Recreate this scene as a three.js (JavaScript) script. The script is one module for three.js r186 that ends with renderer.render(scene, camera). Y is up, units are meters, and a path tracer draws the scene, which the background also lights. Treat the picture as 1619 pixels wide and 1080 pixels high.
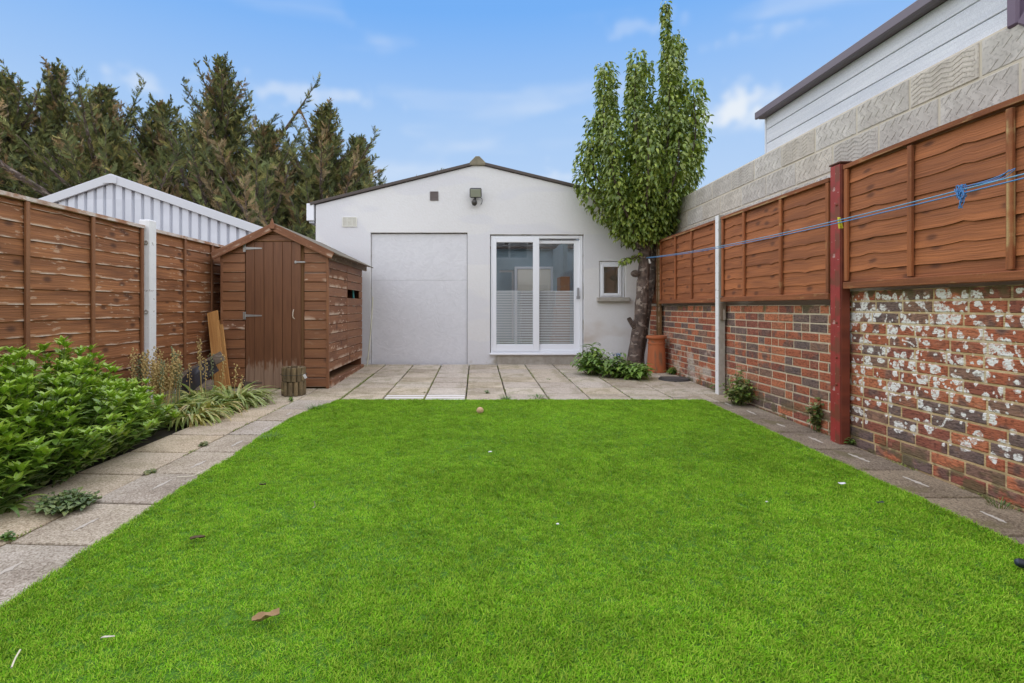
import * as THREE from 'three';
import { mergeGeometries } from 'three/addons/utils/BufferGeometryUtils.js';

// ---------------------------------------------------------------- camera
// x right, y up, the garden runs away from the camera along -z; "d" below is the distance down the garden (d = -z).
const scene = new THREE.Scene();
const camera = new THREE.PerspectiveCamera(2 * Math.atan(595 / 850) * 180 / Math.PI, 1732 / 1190, 0.05, 800);
camera.setViewOffset(1732, 1190, 113, 110, 1619, 1080);
camera.position.set(0, 1.10, 0);
camera.lookAt(0, 1.10, -10);
const renderer = new THREE.WebGLRenderer({ antialias: true });
renderer.toneMapping = THREE.LinearToneMapping;
renderer.toneMappingExposure = 2.9;
renderer.shadowMap.enabled = true;

// ---------------------------------------------------------------- random numbers and noise
function rng(seed) { let a = seed >>> 0; return () => { a = (a + 0x6D2B79F5) | 0; let t = Math.imul(a ^ (a >>> 15), 1 | a); t = (t + Math.imul(t ^ (t >>> 7), 61 | t)) ^ t; return ((t ^ (t >>> 14)) >>> 0) / 4294967296; }; }
function hash(x, y, s) { let h = Math.imul(x | 0, 374761393) ^ Math.imul(y | 0, 668265263) ^ Math.imul(s | 0, 1274126177); h = Math.imul(h ^ (h >>> 13), 1274126177); return ((h ^ (h >>> 16)) >>> 0) / 4294967296; }
const wrapi = (i, p) => p ? ((i % p) + p) % p : i;
function noise(x, y, s = 0, px = 0, py = 0) {
  const xi = Math.floor(x), yi = Math.floor(y); let fx = x - xi, fy = y - yi;
  fx = fx * fx * (3 - 2 * fx); fy = fy * fy * (3 - 2 * fy);
  const x0 = wrapi(xi, px), x1 = wrapi(xi + 1, px), y0 = wrapi(yi, py), y1 = wrapi(yi + 1, py);
  const a = hash(x0, y0, s), b = hash(x1, y0, s), c = hash(x0, y1, s), e = hash(x1, y1, s);
  return a + (b - a) * fx + (c - a) * fy + (a - b - c + e) * fx * fy;
}
function fbm(x, y, oct, s = 0, px = 0, py = 0) { let v = 0, a = 0.5, n = 0; for (let i = 0; i < oct; i++) { v += a * noise(x, y, s + i * 17, px, py); n += a; a *= 0.5; x *= 2; y *= 2; px *= 2; py *= 2; } return v / n; }
const clamp = (v, a = 0, b = 1) => Math.min(b, Math.max(a, v));
const lerp = (a, b, t) => a + (b - a) * t;
const mix3 = (a, b, t) => [lerp(a[0], b[0], t), lerp(a[1], b[1], t), lerp(a[2], b[2], t)];
const step = (a, b, v) => { const t = clamp((v - a) / (b - a)); return t * t * (3 - 2 * t); };
const s2l = (c) => { c /= 255; return c <= 0.04045 ? c / 12.92 : Math.pow((c + 0.055) / 1.055, 2.4); };
const lin = (r, g, b) => [s2l(r), s2l(g), s2l(b)];

// ---------------------------------------------------------------- sky and sun
{
  const W = 1024, H = 512, data = new Float32Array(W * H * 4);
  const stops = [[-0.05, lin(205, 222, 243)], [0.05, lin(204, 223, 247)], [0.18, lin(188, 214, 246)], [0.32, lin(168, 203, 246)], [0.5, lin(120, 178, 246)], [0.8, lin(100, 160, 236)], [1.6, lin(88, 148, 228)]];
  // two small cumulus puffs and thin streaks, as the picture shows them
  const dirOf = (px, py) => { const v = new THREE.Vector3((px - 753) / 850, (485 - py) / 850, -1).normalize(); return [Math.atan2(v.z, v.x), Math.asin(v.y)]; };
  const puffs = [[1165, 178, 0.085, 0.042, 1], [1115, 190, 0.06, 0.03, 0.6], [205, 128, 0.05, 0.022, 0.5], [1200, 55, 0.08, 0.018, 0.35], [880, 280, 0.07, 0.03, 0.45], [480, 150, 0.2, 0.022, 0.45], [1010, 40, 0.1, 0.02, 0.25]].map(([x, y, a, b, k]) => [...dirOf(x, y), a, b, k]);
  for (let j = 0; j < H; j++) for (let i = 0; i < W; i++) {
    const el = ((j + 0.5) / H - 0.5) * Math.PI, az = ((i + 0.5) / W - 0.5) * 2 * Math.PI;
    let c = stops[0][1];
    for (let k = 1; k < stops.length; k++) if (el > stops[k - 1][0]) c = mix3(stops[k - 1][1], stops[k][1], clamp((el - stops[k - 1][0]) / (stops[k][0] - stops[k - 1][0])));
    const u = (i / W) * 24, v = el * 11;
    const wisp = step(0.54, 1.0, fbm(u + 2.5 * fbm(u, v, 3, 5, 24), v * 2.2, 5, 9, 24)) * 0.55;
    let cl = wisp * step(-0.02, 0.12, el);
    for (const [pa, pe, sa, se, k] of puffs) {
      const q = Math.hypot((az - pa) / sa, (el - pe) / se); if (q > 2) continue;
      const n = fbm(az * 40 + 50, el * 60 + 50, 4, 21);
      cl = Math.max(cl, k * step(0.25, 0.8, (1.25 - q) * 0.6 + (n - 0.5) * 1.3));
    }
    c = mix3(c, lin(232, 240, 250), cl);
    if (el < 0) c = mix3(c, [0.16, 0.15, 0.13], step(0, -0.12, el));
    const o = (j * W + i) * 4; data[o] = c[0]; data[o + 1] = c[1]; data[o + 2] = c[2]; data[o + 3] = 1;
  }
  const sky = new THREE.DataTexture(data, W, H, THREE.RGBAFormat, THREE.FloatType);
  sky.mapping = THREE.EquirectangularReflectionMapping; sky.magFilter = THREE.LinearFilter; sky.minFilter = THREE.LinearFilter; sky.wrapS = THREE.RepeatWrapping; sky.needsUpdate = true;
  scene.background = sky; scene.environment = sky;
}
scene.backgroundIntensity = 0.342; scene.environmentIntensity = 0.342;
const sun = new THREE.DirectionalLight(new THREE.Color().setRGB(1, 0.90, 0.75), 1.5);
sun.position.set(-1.2, 20, -2.2); sun.target.position.set(0, 0, -5);
sun.castShadow = true; sun.shadow.radius = 300; sun.shadow.mapSize.set(2048, 2048);
Object.assign(sun.shadow.camera, { left: -14, right: 14, top: 14, bottom: -14, near: 1, far: 60 });
scene.add(sun, sun.target);

// ---------------------------------------------------------------- helpers
const SL = 0.02;                                     // the garden rises 2 cm a metre towards the outbuilding
const g = (d) => SL * Math.min(d, 12);
const gp = (px, py) => { const d = 935 / (py - 468); return [(px - 753) * d / 850, d]; };        // reading of the survey: a spot on the ground
const used = new Map();
function uniq(n) { const k = used.get(n) || 0; used.set(n, k + 1); return k ? n + '_' + String(k).padStart(3, '0') : n; }
function M(name, geo, mat, parent, kind) { const m = new THREE.Mesh(geo, mat); m.name = name; (parent || scene).add(m); if (kind) m.userData.kind = kind; return m; }
function G(name, parent, x = 0, y = 0, d = 0) { const o = new THREE.Group(); o.name = name; o.position.set(x, y, -d); (parent || scene).add(o); return o; }
function thing(name, label, category, group, x = 0, y = 0, d = 0) { const o = G(uniq(name), scene, x, y, d); o.userData.label = label; o.userData.category = category; if (group) o.userData.group = group; return o; }
function solo(name, label, category, group, geo, mat) { const m = M(uniq(name), geo, mat); m.userData.label = label; m.userData.category = category; if (group) m.userData.group = group; return m; }
function struct(name, geo, mat) { const m = M(uniq(name), geo, mat); m.userData.kind = 'structure'; return m; }
function at(m, x, y, z, rx = 0, ry = 0, rz = 0) { m.position.set(x, y, z); m.rotation.set(rx, ry, rz); return m; }

function tris(list) {                                // list of triangles [[x,y,z]*3]: flat shaded geometry
  const p = new Float32Array(list.length * 9); let o = 0;
  for (const t of list) for (const v of t) { p[o++] = v[0]; p[o++] = v[1]; p[o++] = v[2]; }
  const b = new THREE.BufferGeometry(); b.setAttribute('position', new THREE.BufferAttribute(p, 3)); b.computeVertexNormals(); return b;
}
function cbox(w, h, l, c = 0.004) {                  // box with chamfered edges, centred
  const H = [w / 2, h / 2, l / 2], P = (s, ax) => [0, 1, 2].map((k) => s[k] * (k === ax ? H[k] : H[k] - c)), out = [];
  const push = (...q) => {
    const [a, b, e] = q, n = [(b[1] - a[1]) * (e[2] - a[2]) - (b[2] - a[2]) * (e[1] - a[1]), (b[2] - a[2]) * (e[0] - a[0]) - (b[0] - a[0]) * (e[2] - a[2]), (b[0] - a[0]) * (e[1] - a[1]) - (b[1] - a[1]) * (e[0] - a[0])];
    if (n[0] * (a[0] + b[0] + e[0]) + n[1] * (a[1] + b[1] + e[1]) + n[2] * (a[2] + b[2] + e[2]) < 0) q.reverse();
    out.push([q[0], q[1], q[2]]); if (q.length > 3) out.push([q[0], q[2], q[3]]);
  };
  const S = [-1, 1];
  for (let ax = 0; ax < 3; ax++) {
    const [b, e] = [(ax + 1) % 3, (ax + 2) % 3];
    for (const s of S) { const q = [[-1, -1], [1, -1], [1, 1], [-1, 1]].map(([i, j]) => { const v = [0, 0, 0]; v[ax] = s; v[b] = i; v[e] = j; return P(v, ax); }); push(...q); }
    for (const i of S) for (const j of S) { const v0 = [0, 0, 0], v1 = [0, 0, 0]; v0[b] = v1[b] = i; v0[e] = v1[e] = j; v0[ax] = -1; v1[ax] = 1; push(P(v0, b), P(v1, b), P(v1, e), P(v0, e)); }
  }
  for (const i of S) for (const j of S) for (const k of S) push(P([i, j, k], 0), P([i, j, k], 1), P([i, j, k], 2));
  return uvs(tris(out));
}
// uv in metres, u along the grain axis where the face has it
function uvs(geo, grain = 0, ou = 0, ov = 0) {
  if (geo.index) geo = geo.toNonIndexed();
  geo.computeVertexNormals && geo.attributes.normal || geo.computeVertexNormals();
  const p = geo.attributes.position, n = geo.attributes.normal, uv = new Float32Array(p.count * 2);
  for (let i = 0; i < p.count; i += 3) {
    const nn = [0, 1, 2].map((k) => Math.abs(n.getComponent(i, k) + n.getComponent(i + 1, k) + n.getComponent(i + 2, k)));
    const ax = nn.indexOf(Math.max(...nn)), o = [0, 1, 2].filter((k) => k !== ax); if (o[1] === grain) o.reverse();
    for (let j = 0; j < 3; j++) { uv[(i + j) * 2] = p.getComponent(i + j, o[0]) + ou; uv[(i + j) * 2 + 1] = p.getComponent(i + j, o[1]) + ov; }
  }
  geo.setAttribute('uv', new THREE.BufferAttribute(uv, 2)); return geo;
}
const moved = (geo, x, y, z, rx = 0, ry = 0, rz = 0) => geo.applyMatrix4(new THREE.Matrix4().compose(new THREE.Vector3(x, y, z), new THREE.Quaternion().setFromEuler(new THREE.Euler(rx, ry, rz)), new THREE.Vector3(1, 1, 1)));
const B = (x0, x1, y0, y1, d0, d1, c = 0.003, grain = 0, ou = 0, ov = 0) => uvs(moved(cbox(x1 - x0, y1 - y0, d1 - d0, c), (x0 + x1) / 2, (y0 + y1) / 2, -(d0 + d1) / 2), grain, ou, ov);   // box by its extents
function merge(list) { return mergeGeometries(list.map((q) => { q = q.index ? q.toNonIndexed() : q; if (!q.attributes.uv) uvs(q); for (const k of Object.keys(q.attributes)) if (!['position', 'normal', 'uv'].includes(k)) q.deleteAttribute(k); return q; })); }
function prism(pts, depth, bevel = 0) {              // polygon (x, y) pushed out along +z from 0 to depth
  const sh = new THREE.Shape(pts.map(([x, y]) => new THREE.Vector2(x, y)));
  return uvs(new THREE.ExtrudeGeometry(sh, { depth, bevelEnabled: bevel > 0, bevelSize: bevel, bevelThickness: bevel, bevelSegments: 1, bevelOffset: -bevel, steps: 1 }));
}
function tube(pts, r, seg = 24, rad = 6) { return new THREE.TubeGeometry(new THREE.CatmullRomCurve3(pts.map((p) => new THREE.Vector3(...p))), seg, r, rad, false); }
function taper(pts, radii, seg = 20, rad = 9, wob = 0, seed = 1) {   // tapered limb with an uneven skin
  const c = new THREE.CatmullRomCurve3(pts.map((p) => new THREE.Vector3(...p))), f = c.computeFrenetFrames(seg, false), pos = [], idx = [], uv = [];
  for (let i = 0; i <= seg; i++) {
    const t = i / seg, o = c.getPoint(t), k = t * (radii.length - 1), a = Math.min(radii.length - 2, Math.floor(k)), r = lerp(radii[a], radii[a + 1], k - a);
    for (let j = 0; j <= rad; j++) { const th = (j % rad) / rad * Math.PI * 2, w = r * (1 + wob * (noise(i * 0.7, (j % rad) * 1.3, seed) - 0.5) * 2); const v = f.normals[i].clone().multiplyScalar(Math.cos(th) * w).addScaledVector(f.binormals[i], Math.sin(th) * w).add(o); pos.push(v.x, v.y, v.z); uv.push(j / rad * 0.5, t * 2); }
  }
  for (let i = 0; i < seg; i++) for (let j = 0; j < rad; j++) { const a = i * (rad + 1) + j, b = a + rad + 1; idx.push(a, a + 1, b, b, a + 1, b + 1); }
  const q = new THREE.BufferGeometry(); q.setAttribute('position', new THREE.Float32BufferAttribute(pos, 3)); q.setAttribute('uv', new THREE.Float32BufferAttribute(uv, 2)); q.setIndex(idx); q.computeVertexNormals(); return q;
}
function tex(w, h, fn, sx = 1, sy = 1, color = true) {           // sx, sy: metres that one tile covers
  const data = new Uint8Array(w * h * 4);
  for (let y = 0; y < h; y++) for (let x = 0; x < w; x++) { const c = fn(x / w, y / h, x, y), o = (y * w + x) * 4; data[o] = clamp(c[0], 0, 255); data[o + 1] = clamp(c[1], 0, 255); data[o + 2] = clamp(c[2], 0, 255); data[o + 3] = 255; }
  const t = new THREE.DataTexture(data, w, h, THREE.RGBAFormat, THREE.UnsignedByteType);
  t.wrapS = t.wrapT = THREE.RepeatWrapping; t.magFilter = THREE.LinearFilter; t.minFilter = THREE.LinearMipmapLinearFilter; if (color) t.colorSpace = THREE.SRGBColorSpace; t.repeat.set(1 / sx, 1 / sy); t.needsUpdate = true; return t;
}
const mat = (o) => new THREE.MeshStandardMaterial({ roughness: 0.85, metalness: 0, side: THREE.DoubleSide, ...o });
const plain = (r, gg, b, rough = 0.8, extra = {}) => mat({ color: new THREE.Color().setRGB(...lin(r, gg, b)), roughness: rough, ...extra });
const gray = (v) => [v, v, v];

// ---------------------------------------------------------------- materials
// sawn timber, grain along u; four board-high rows; "worn" shows the bleached, flaked lower edges of old fence boards
function timber(base, dark, worn, seed, flake = [205, 190, 176], knots = 4, kd = 0.75) {
  return (u, v) => {
    const row = Math.floor(v * 4), t = v * 4 - row, s = seed + row * 31;
    const warp = (fbm(u * 6, t * 2, 2, s + 3, 6) - 0.5) * 0.9;
    const gr = fbm(u * 10, (t + warp * 0.25) * 26, 4, s, 10), big = fbm(u * 5, t * 1.5, 3, s + 7, 5);
    let c = mix3(dark, base, clamp(0.15 + gr * 0.75 + (big - 0.5) * 0.9));
    for (let k = 0; k < knots; k++) { const kx = hash(k, row, seed + 5), ky = 0.2 + 0.6 * hash(k, row, seed + 6); let dx = Math.abs(u - kx); dx = Math.min(dx, 1 - dx); const q = Math.hypot(dx * 75, (t - ky) * 7.5); if (q < 1.6) c = mix3(c, [dark[0] * 0.55, dark[1] * 0.5, dark[2] * 0.5], (1 - step(0.3, 1.5, q)) * kd); }
    if (worn) {
      const e = fbm(u * 24, t * 3, 4, s + 11, 24), thin = step(0.13 * e * worn * 2.2, 0, t - 0.005);
      const spots = step(0.70, 0.78, fbm(u * 40, t * 9, 4, s + 13, 40)) * worn * 0.8;
      c = mix3(c, flake, clamp(thin * step(0.34, 0.6, e) * 0.9 + spots * 0.75));
    }
    const f = 0.94 + 0.12 * hash(u * 4096, v * 4096, 3); return [c[0] * f, c[1] * f, c[2] * f];
  };
}
const bumpOf = (seed) => (u, v) => { const row = Math.floor(v * 4), t = v * 4 - row; return gray(255 * fbm(u * 14, t * 26, 4, seed + row * 31, 14)); };
const timberBump = tex(1024, 256, bumpOf(40), 3, 1, false);
const leftWood = mat({ map: tex(1536, 512, timber([182, 121, 75], [94, 56, 32], 0.75, 11, [216, 200, 184], 5, 0.55), 3, 1), bumpMap: timberBump, bumpScale: 0.003, roughness: 0.8 });
const leftCap = mat({ map: tex(1024, 256, timber([176, 130, 100], [130, 88, 64], 2.2, 15, [214, 205, 196]), 3, 1), bumpMap: timberBump, bumpScale: 0.003 });
const rightWood = mat({ map: tex(1536, 512, timber([184, 112, 64], [116, 67, 38], 0, 23, undefined, 5, 0.5), 3, 1), bumpMap: timberBump, bumpScale: 0.003, roughness: 0.78 });
const rightRail = mat({ map: tex(1024, 256, timber([174, 104, 59], [114, 66, 38], 0.5, 27, [186, 160, 110], 1, 0.4), 3, 1), bumpMap: timberBump, bumpScale: 0.002 });
const shedWood = mat({ map: tex(1024, 512, timber([154, 104, 66], [113, 72, 46], 0.35, 31, [180, 156, 138], 2, 0.4), 3, 1), bumpMap: timberBump, bumpScale: 0.0015, roughness: 0.62 });
const shedOld = mat({ map: tex(1024, 512, timber([164, 114, 80], [108, 70, 48], 1.3, 35, [210, 188, 168], 2, 0.5), 3, 1), bumpMap: timberBump, bumpScale: 0.003 });
const barge = mat({ map: tex(1024, 256, timber([150, 104, 74], [110, 70, 48], 0.9, 17, [192, 168, 148], 1, 0.4), 3, 1), bumpMap: timberBump, bumpScale: 0.003 });
const greyWood = mat({ map: tex(1024, 256, timber([150, 132, 112], [96, 82, 70], 0.8, 37, [190, 180, 168]), 3, 1), bumpMap: timberBump, bumpScale: 0.003 });
const paleWood = mat({ map: tex(1024, 256, timber([206, 156, 92], [158, 106, 52], 0, 39), 3, 1), bumpMap: timberBump, bumpScale: 0.0015 });
const logWood = mat({ map: tex(512, 256, timber([146, 124, 88], [84, 72, 52], 0.6, 43, [180, 165, 130]), 1, 1), bumpMap: timberBump, bumpScale: 0.002 });
const cladding = mat({ map: tex(1024, 256, timber([226, 228, 232], [200, 204, 212], 0, 47, undefined, 0), 3, 1), bumpMap: timberBump, bumpScale: 0.001, roughness: 0.6 });
// paint that has flaked off the foot of the shed door, grain upright (u = height in metres from the sill, v = across)
const doorPaint = mat({ map: tex(1024, 256, (u, v) => {
  const h = u * 2, gr = fbm(u * 8, v * 60, 4, 51, 8, 60); let c = mix3([98, 62, 38], [126, 82, 52], clamp(gr * 1.1));
  const edge = 0.16 + 0.22 * fbm(3.1, v * 46, 3, 53, 0, 46); const bare = step(edge + 0.05, edge - 0.04, h + (fbm(u * 40, v * 40, 3, 55, 40, 40) - 0.5) * 0.14);
  return mix3(c, mix3([134, 108, 88], [172, 148, 126], gr), bare * 0.85);
}, 2, 1), bumpMap: timberBump, bumpScale: 0.001, roughness: 0.6 });
const render = mat({ map: tex(1024, 1024, (u, v, x, y) => {          // painted render of the outbuilding, one tile over the whole front
  const X = u * 6.4 - 3.2, Y = v * 4, m = fbm(u * 7, v * 5, 4, 61), f = fbm(u * 260, v * 180, 2, 63);
  let c = mix3([217, 215, 213], [230, 228, 226], m); c = mix3(c, [232, 231, 232], (f - 0.5) * 0.5);
  const patch = step(0.56, 0.6, fbm(u * 3 + 7, v * 6, 3, 67)); c = mix3(c, [214, 213, 217], patch * 0.5);
  const dirt = step(0.5, 0.78, fbm(u * 9, v * 12 + 3, 4, 65)) * step(1.15, 1.7, X) * step(1.1, 0.3, Y + 0.5 * (fbm(u * 20, v * 8, 3, 69) - 0.5)); c = mix3(c, [178, 156, 134], dirt * 0.85);
  const foot = step(0.5, 0.75, fbm(u * 40, v * 30, 3, 71)) * step(0.32, 0.2, Y + 0.12 * (fbm(u * 50, 2, 3, 73) - 0.5)); c = mix3(c, [166, 158, 140], foot * 0.8);
  const rust = step(0.6, 0.8, fbm(u * 14, v * 16, 3, 75)) * step(2.55, 2.75, Y) * step(-1.6, -2.3, X); return mix3(c, [214, 196, 190], rust * 0.6);
}, 6.4, 4), bumpMap: tex(512, 512, (u, v) => gray(255 * fbm(u * 60, v * 60, 4, 77, 60, 60)), 1.2, 1.2, false), bumpScale: 0.0018, roughness: 0.9 });
const boardPaint = mat({ map: tex(512, 512, (u, v) => { const w = fbm(u * 8, v * 8, 4, 81), s = fbm(u * 40 + 6 * w, v * 55 + 9 * w, 4, 83); return mix3([212, 211, 213], [222, 221, 223], clamp(s * 1.2 + (w - 0.5) * 0.4)); }, 1.7, 1.7),
  bumpMap: tex(512, 512, (u, v) => { const w = fbm(u * 6, v * 6, 3, 85), s = fbm(u * 26 + 7 * w, v * 40 + 9 * w, 4, 87); return gray(255 * step(0.35, 0.7, s)); }, 1.7, 1.7, false), bumpScale: 0.0012, roughness: 0.75 });
const upvc = plain(236, 237, 240, 0.35), whiteMetal = mat({ map: tex(512, 256, (u, v) => mix3([196, 198, 204], [222, 224, 230], fbm(u * 5, v * 9, 4, 91)), 3, 3), roughness: 0.5 });
const concrete = mat({ map: tex(512, 512, (u, v, x, y) => { const n = fbm(u * 12, v * 12, 5, 93, 12, 12), f = hash(x, y, 5); return mix3([148, 140, 128], [188, 182, 172], clamp(n + (f - 0.5) * 0.35)); }, 0.7, 0.7), roughness: 0.95 });
const whitePost = mat({ map: tex(512, 256, (u, v, x, y) => { const n = fbm(u * 30, v * 12, 4, 95, 30, 12), f = hash(x, y, 6); return mix3(mix3([222, 221, 220], [244, 243, 242], f * 0.6 + n * 0.4), [150, 140, 134], step(0.74, 0.82, n) * 0.6); }, 1.2, 0.5), roughness: 0.9 });
function slabTex(a, b, spk, seed, moss) {
  return tex(1024, 1024, (u, v, x, y) => {
    const n = fbm(u * 9, v * 9, 5, seed, 9, 9), m = fbm(u * 330, v * 330, 2, seed + 3, 330, 330), st = step(0.55, 0.75, fbm(u * 5, v * 5, 4, seed + 5, 5, 5));
    let c = mix3(a, b, clamp(n * 1.3 - 0.15)); c = mix3(c, spk, clamp((m - 0.5) * 3.2) * 0.8); c = mix3(c, [c[0] * 0.68, c[1] * 0.66, c[2] * 0.62], clamp((0.42 - m) * 3.4) * 0.9 + st * 0.3);
    if (moss) c = mix3(c, [104, 98, 62], step(0.55, 0.72, fbm(u * 13, v * 13, 4, seed + 9, 13, 13)) * moss); const f = 0.9 + 0.2 * hash(x, y, seed); return [c[0] * f, c[1] * f, c[2] * f];
  }, 2, 2);
}
const slabBump = tex(512, 512, (u, v, x, y) => gray(120 + 135 * (fbm(u * 120, v * 120, 2, 99, 120, 120) - 0.5) * 2), 1, 1, false);
const slabMats = {
  patio: [slabTex([182, 168, 152], [208, 196, 180], [222, 212, 198], 101, 0.2), slabTex([184, 170, 150], [208, 195, 175], [220, 209, 190], 103, 0.25)],
  beige: [slabTex([186, 168, 144], [212, 196, 172], [222, 208, 186], 105, 0.15)],
  grey: [slabTex([164, 150, 134], [190, 178, 162], [210, 200, 184], 107, 0.08)],
  dark: [slabTex([124, 110, 94], [158, 144, 124], [182, 168, 146], 109, 0.5)],
};
for (const k in slabMats) slabMats[k] = slabMats[k].flatMap((t) => [[1, 1, 1], [0.9, 0.88, 0.86], [0.96, 0.93, 0.86]].map((c) => mat({ map: t, color: new THREE.Color().setRGB(...c), bumpMap: slabBump, bumpScale: 0.002, roughness: 0.93 })));
const soil = mat({ map: tex(512, 512, (u, v, x, y) => { const n = fbm(u * 30, v * 30, 5, 111, 30, 30); return mix3([62, 50, 38], [116, 98, 74], clamp(n * 1.2 - 0.1 + (hash(x, y, 7) - 0.5) * 0.4)); }, 1, 1), roughness: 1 });
const jointFill = mat({ map: tex(512, 512, (u, v, x, y) => { const n = fbm(u * 20, v * 20, 4, 113, 20, 20); return mix3([44, 38, 30], n > 0.55 ? [74, 74, 36] : [66, 56, 42], n); }, 1, 1), roughness: 1 });
const mortar = plain(206, 196, 176, 0.95);
const blockMat = mat({ map: tex(1024, 512, (u, v, x, y) => { const n = fbm(u * 16, v * 8, 5, 115, 16, 8), f = fbm(u * 160, v * 80, 2, 117, 160, 80); return mix3(mix3([184, 178, 169], [218, 212, 202], clamp(n * 1.5 - 0.25)), [164, 158, 150], clamp((f - 0.55) * 2.5)); }, 2, 1), roughness: 0.95 });
const bark = mat({ map: tex(256, 512, (u, v) => { const n = fbm(u * 14, v * 22, 5, 119, 14, 22), l = step(0.6, 0.72, fbm(u * 9, v * 30, 4, 121, 9, 30)); return mix3(mix3([66, 54, 48], [124, 106, 94], clamp(n * 1.4 - 0.2)), [176, 162, 148], l * 0.7); }, 0.5, 1), bumpMap: tex(256, 512, (u, v) => gray(255 * fbm(u * 16, v * 20, 5, 123, 16, 20)), 0.5, 1, false), bumpScale: 0.02 });
const leafMat = (rough = 0.55) => new THREE.MeshPhysicalMaterial({ vertexColors: true, roughness: rough, transmission: 0.4, thickness: 0, side: THREE.DoubleSide });
const leafy = leafMat(0.5), needle = mat({ vertexColors: true, roughness: 0.9 }), blade = new THREE.MeshPhysicalMaterial({ vertexColors: true, roughness: 0.75, specularIntensity: 0.25, side: THREE.DoubleSide }), dryMat = mat({ vertexColors: true, roughness: 0.9 });

// ---------------------------------------------------------------- foliage builder
class Leaves {
  constructor() { this.p = []; this.c = []; this.i = []; }
  // a leaf from o along dir: rows of three points, folded along its midrib and curling down; shape(t) gives the half width
  leaf(o, dir, side, len, wid, curl, col, segs = 3, fold = 0.25, shape = (t) => Math.sin(Math.PI * Math.pow(t * 0.94 + 0.04, 0.8))) {
    const b = this.p.length / 3, d = dir.clone(), s = side.clone(), p = o.clone(), n = new THREE.Vector3();
    for (let k = 0; k <= segs; k++) {
      const t = k / segs, w = wid * 0.5 * shape(t); n.crossVectors(s, d);
      for (const e of [-1, 0, 1]) { this.p.push(p.x + s.x * w * e + n.x * w * fold * Math.abs(e), p.y + s.y * w * e + n.y * w * fold * Math.abs(e), p.z + s.z * w * e + n.z * w * fold * Math.abs(e)); this.c.push(...col); }
      if (k < segs) { p.addScaledVector(d, len / segs); d.applyAxisAngle(s, -curl / segs); }
    }
    for (let k = 0; k < segs; k++) for (let e = 0; e < 2; e++) { const a = b + k * 3 + e; this.i.push(a, a + 1, a + 3, a + 3, a + 1, a + 4); }
  }
  dart(o, dir, side, len, wid, col) {              // one slim pointed face with a kink, for sprays and needles
    const b = this.p.length / 3, x = o.x + dir.x * len * 0.4, y = o.y + dir.y * len * 0.4, z = o.z + dir.z * len * 0.4;
    this.p.push(o.x, o.y, o.z, x + side.x * wid, y + side.y * wid, z + side.z * wid, x - side.x * wid, y - side.y * wid, z - side.z * wid, o.x + dir.x * len, o.y + dir.y * len, o.z + dir.z * len);
    for (let k = 0; k < 4; k++) this.c.push(...col); this.i.push(b, b + 1, b + 2, b + 1, b + 3, b + 2);
  }
  geo() { const q = new THREE.BufferGeometry(); q.setAttribute('position', new THREE.Float32BufferAttribute(this.p, 3)); q.setAttribute('color', new THREE.Float32BufferAttribute(this.c, 3)); q.setIndex(this.i); q.computeVertexNormals(); return q; }
}
const V3 = (x, y, z) => new THREE.Vector3(x, y, z);
const sideOf = (dir, r) => { const s = V3(-dir.z, 0, dir.x); if (s.lengthSq() < 1e-4) s.set(1, 0, 0); s.normalize(); return r === undefined ? s : s.applyAxisAngle(dir, r); };
const tint = (c, r, k = 0.3) => { const f = 1 - k / 2 + k * r(), w = (r() - 0.5) * k * 0.4; return [c[0] * (f + w), c[1] * f, c[2] * (f - w)]; };

// ================================================================ the ground
{
  // one sheet out to the horizon, sloping with the garden and level beyond it
  const rows = [40, 4, -3, -6, -9, -12, -40, -300], cols = [-300, -40, -8, -3.3, 2.9, 8, 40, 300], t = [];
  for (let i = 0; i + 1 < rows.length; i++) for (let j = 0; j + 1 < cols.length; j++) {
    const P = (r, c) => [c, SL * clamp(-r, -4, 12) - 0.065, r], a = P(rows[i], cols[j]), b = P(rows[i], cols[j + 1]), c = P(rows[i + 1], cols[j + 1]), e = P(rows[i + 1], cols[j]);
    t.push([a, b, c], [a, c, e]);
  }
  struct('ground', uvs(tris(t)), soil);
}
function sheet(poly, y0, thick) {                     // flat sheet over an (x, d) outline that follows the slope
  const q = moved(prism(poly, thick), 0, 0, 0, -Math.PI / 2), p = q.attributes.position;
  for (let i = 0; i < p.count; i++) p.setY(i, p.getY(i) + y0 + SL * -p.getZ(i));
  q.computeVertexNormals(); return uvs(q);
}
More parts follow.
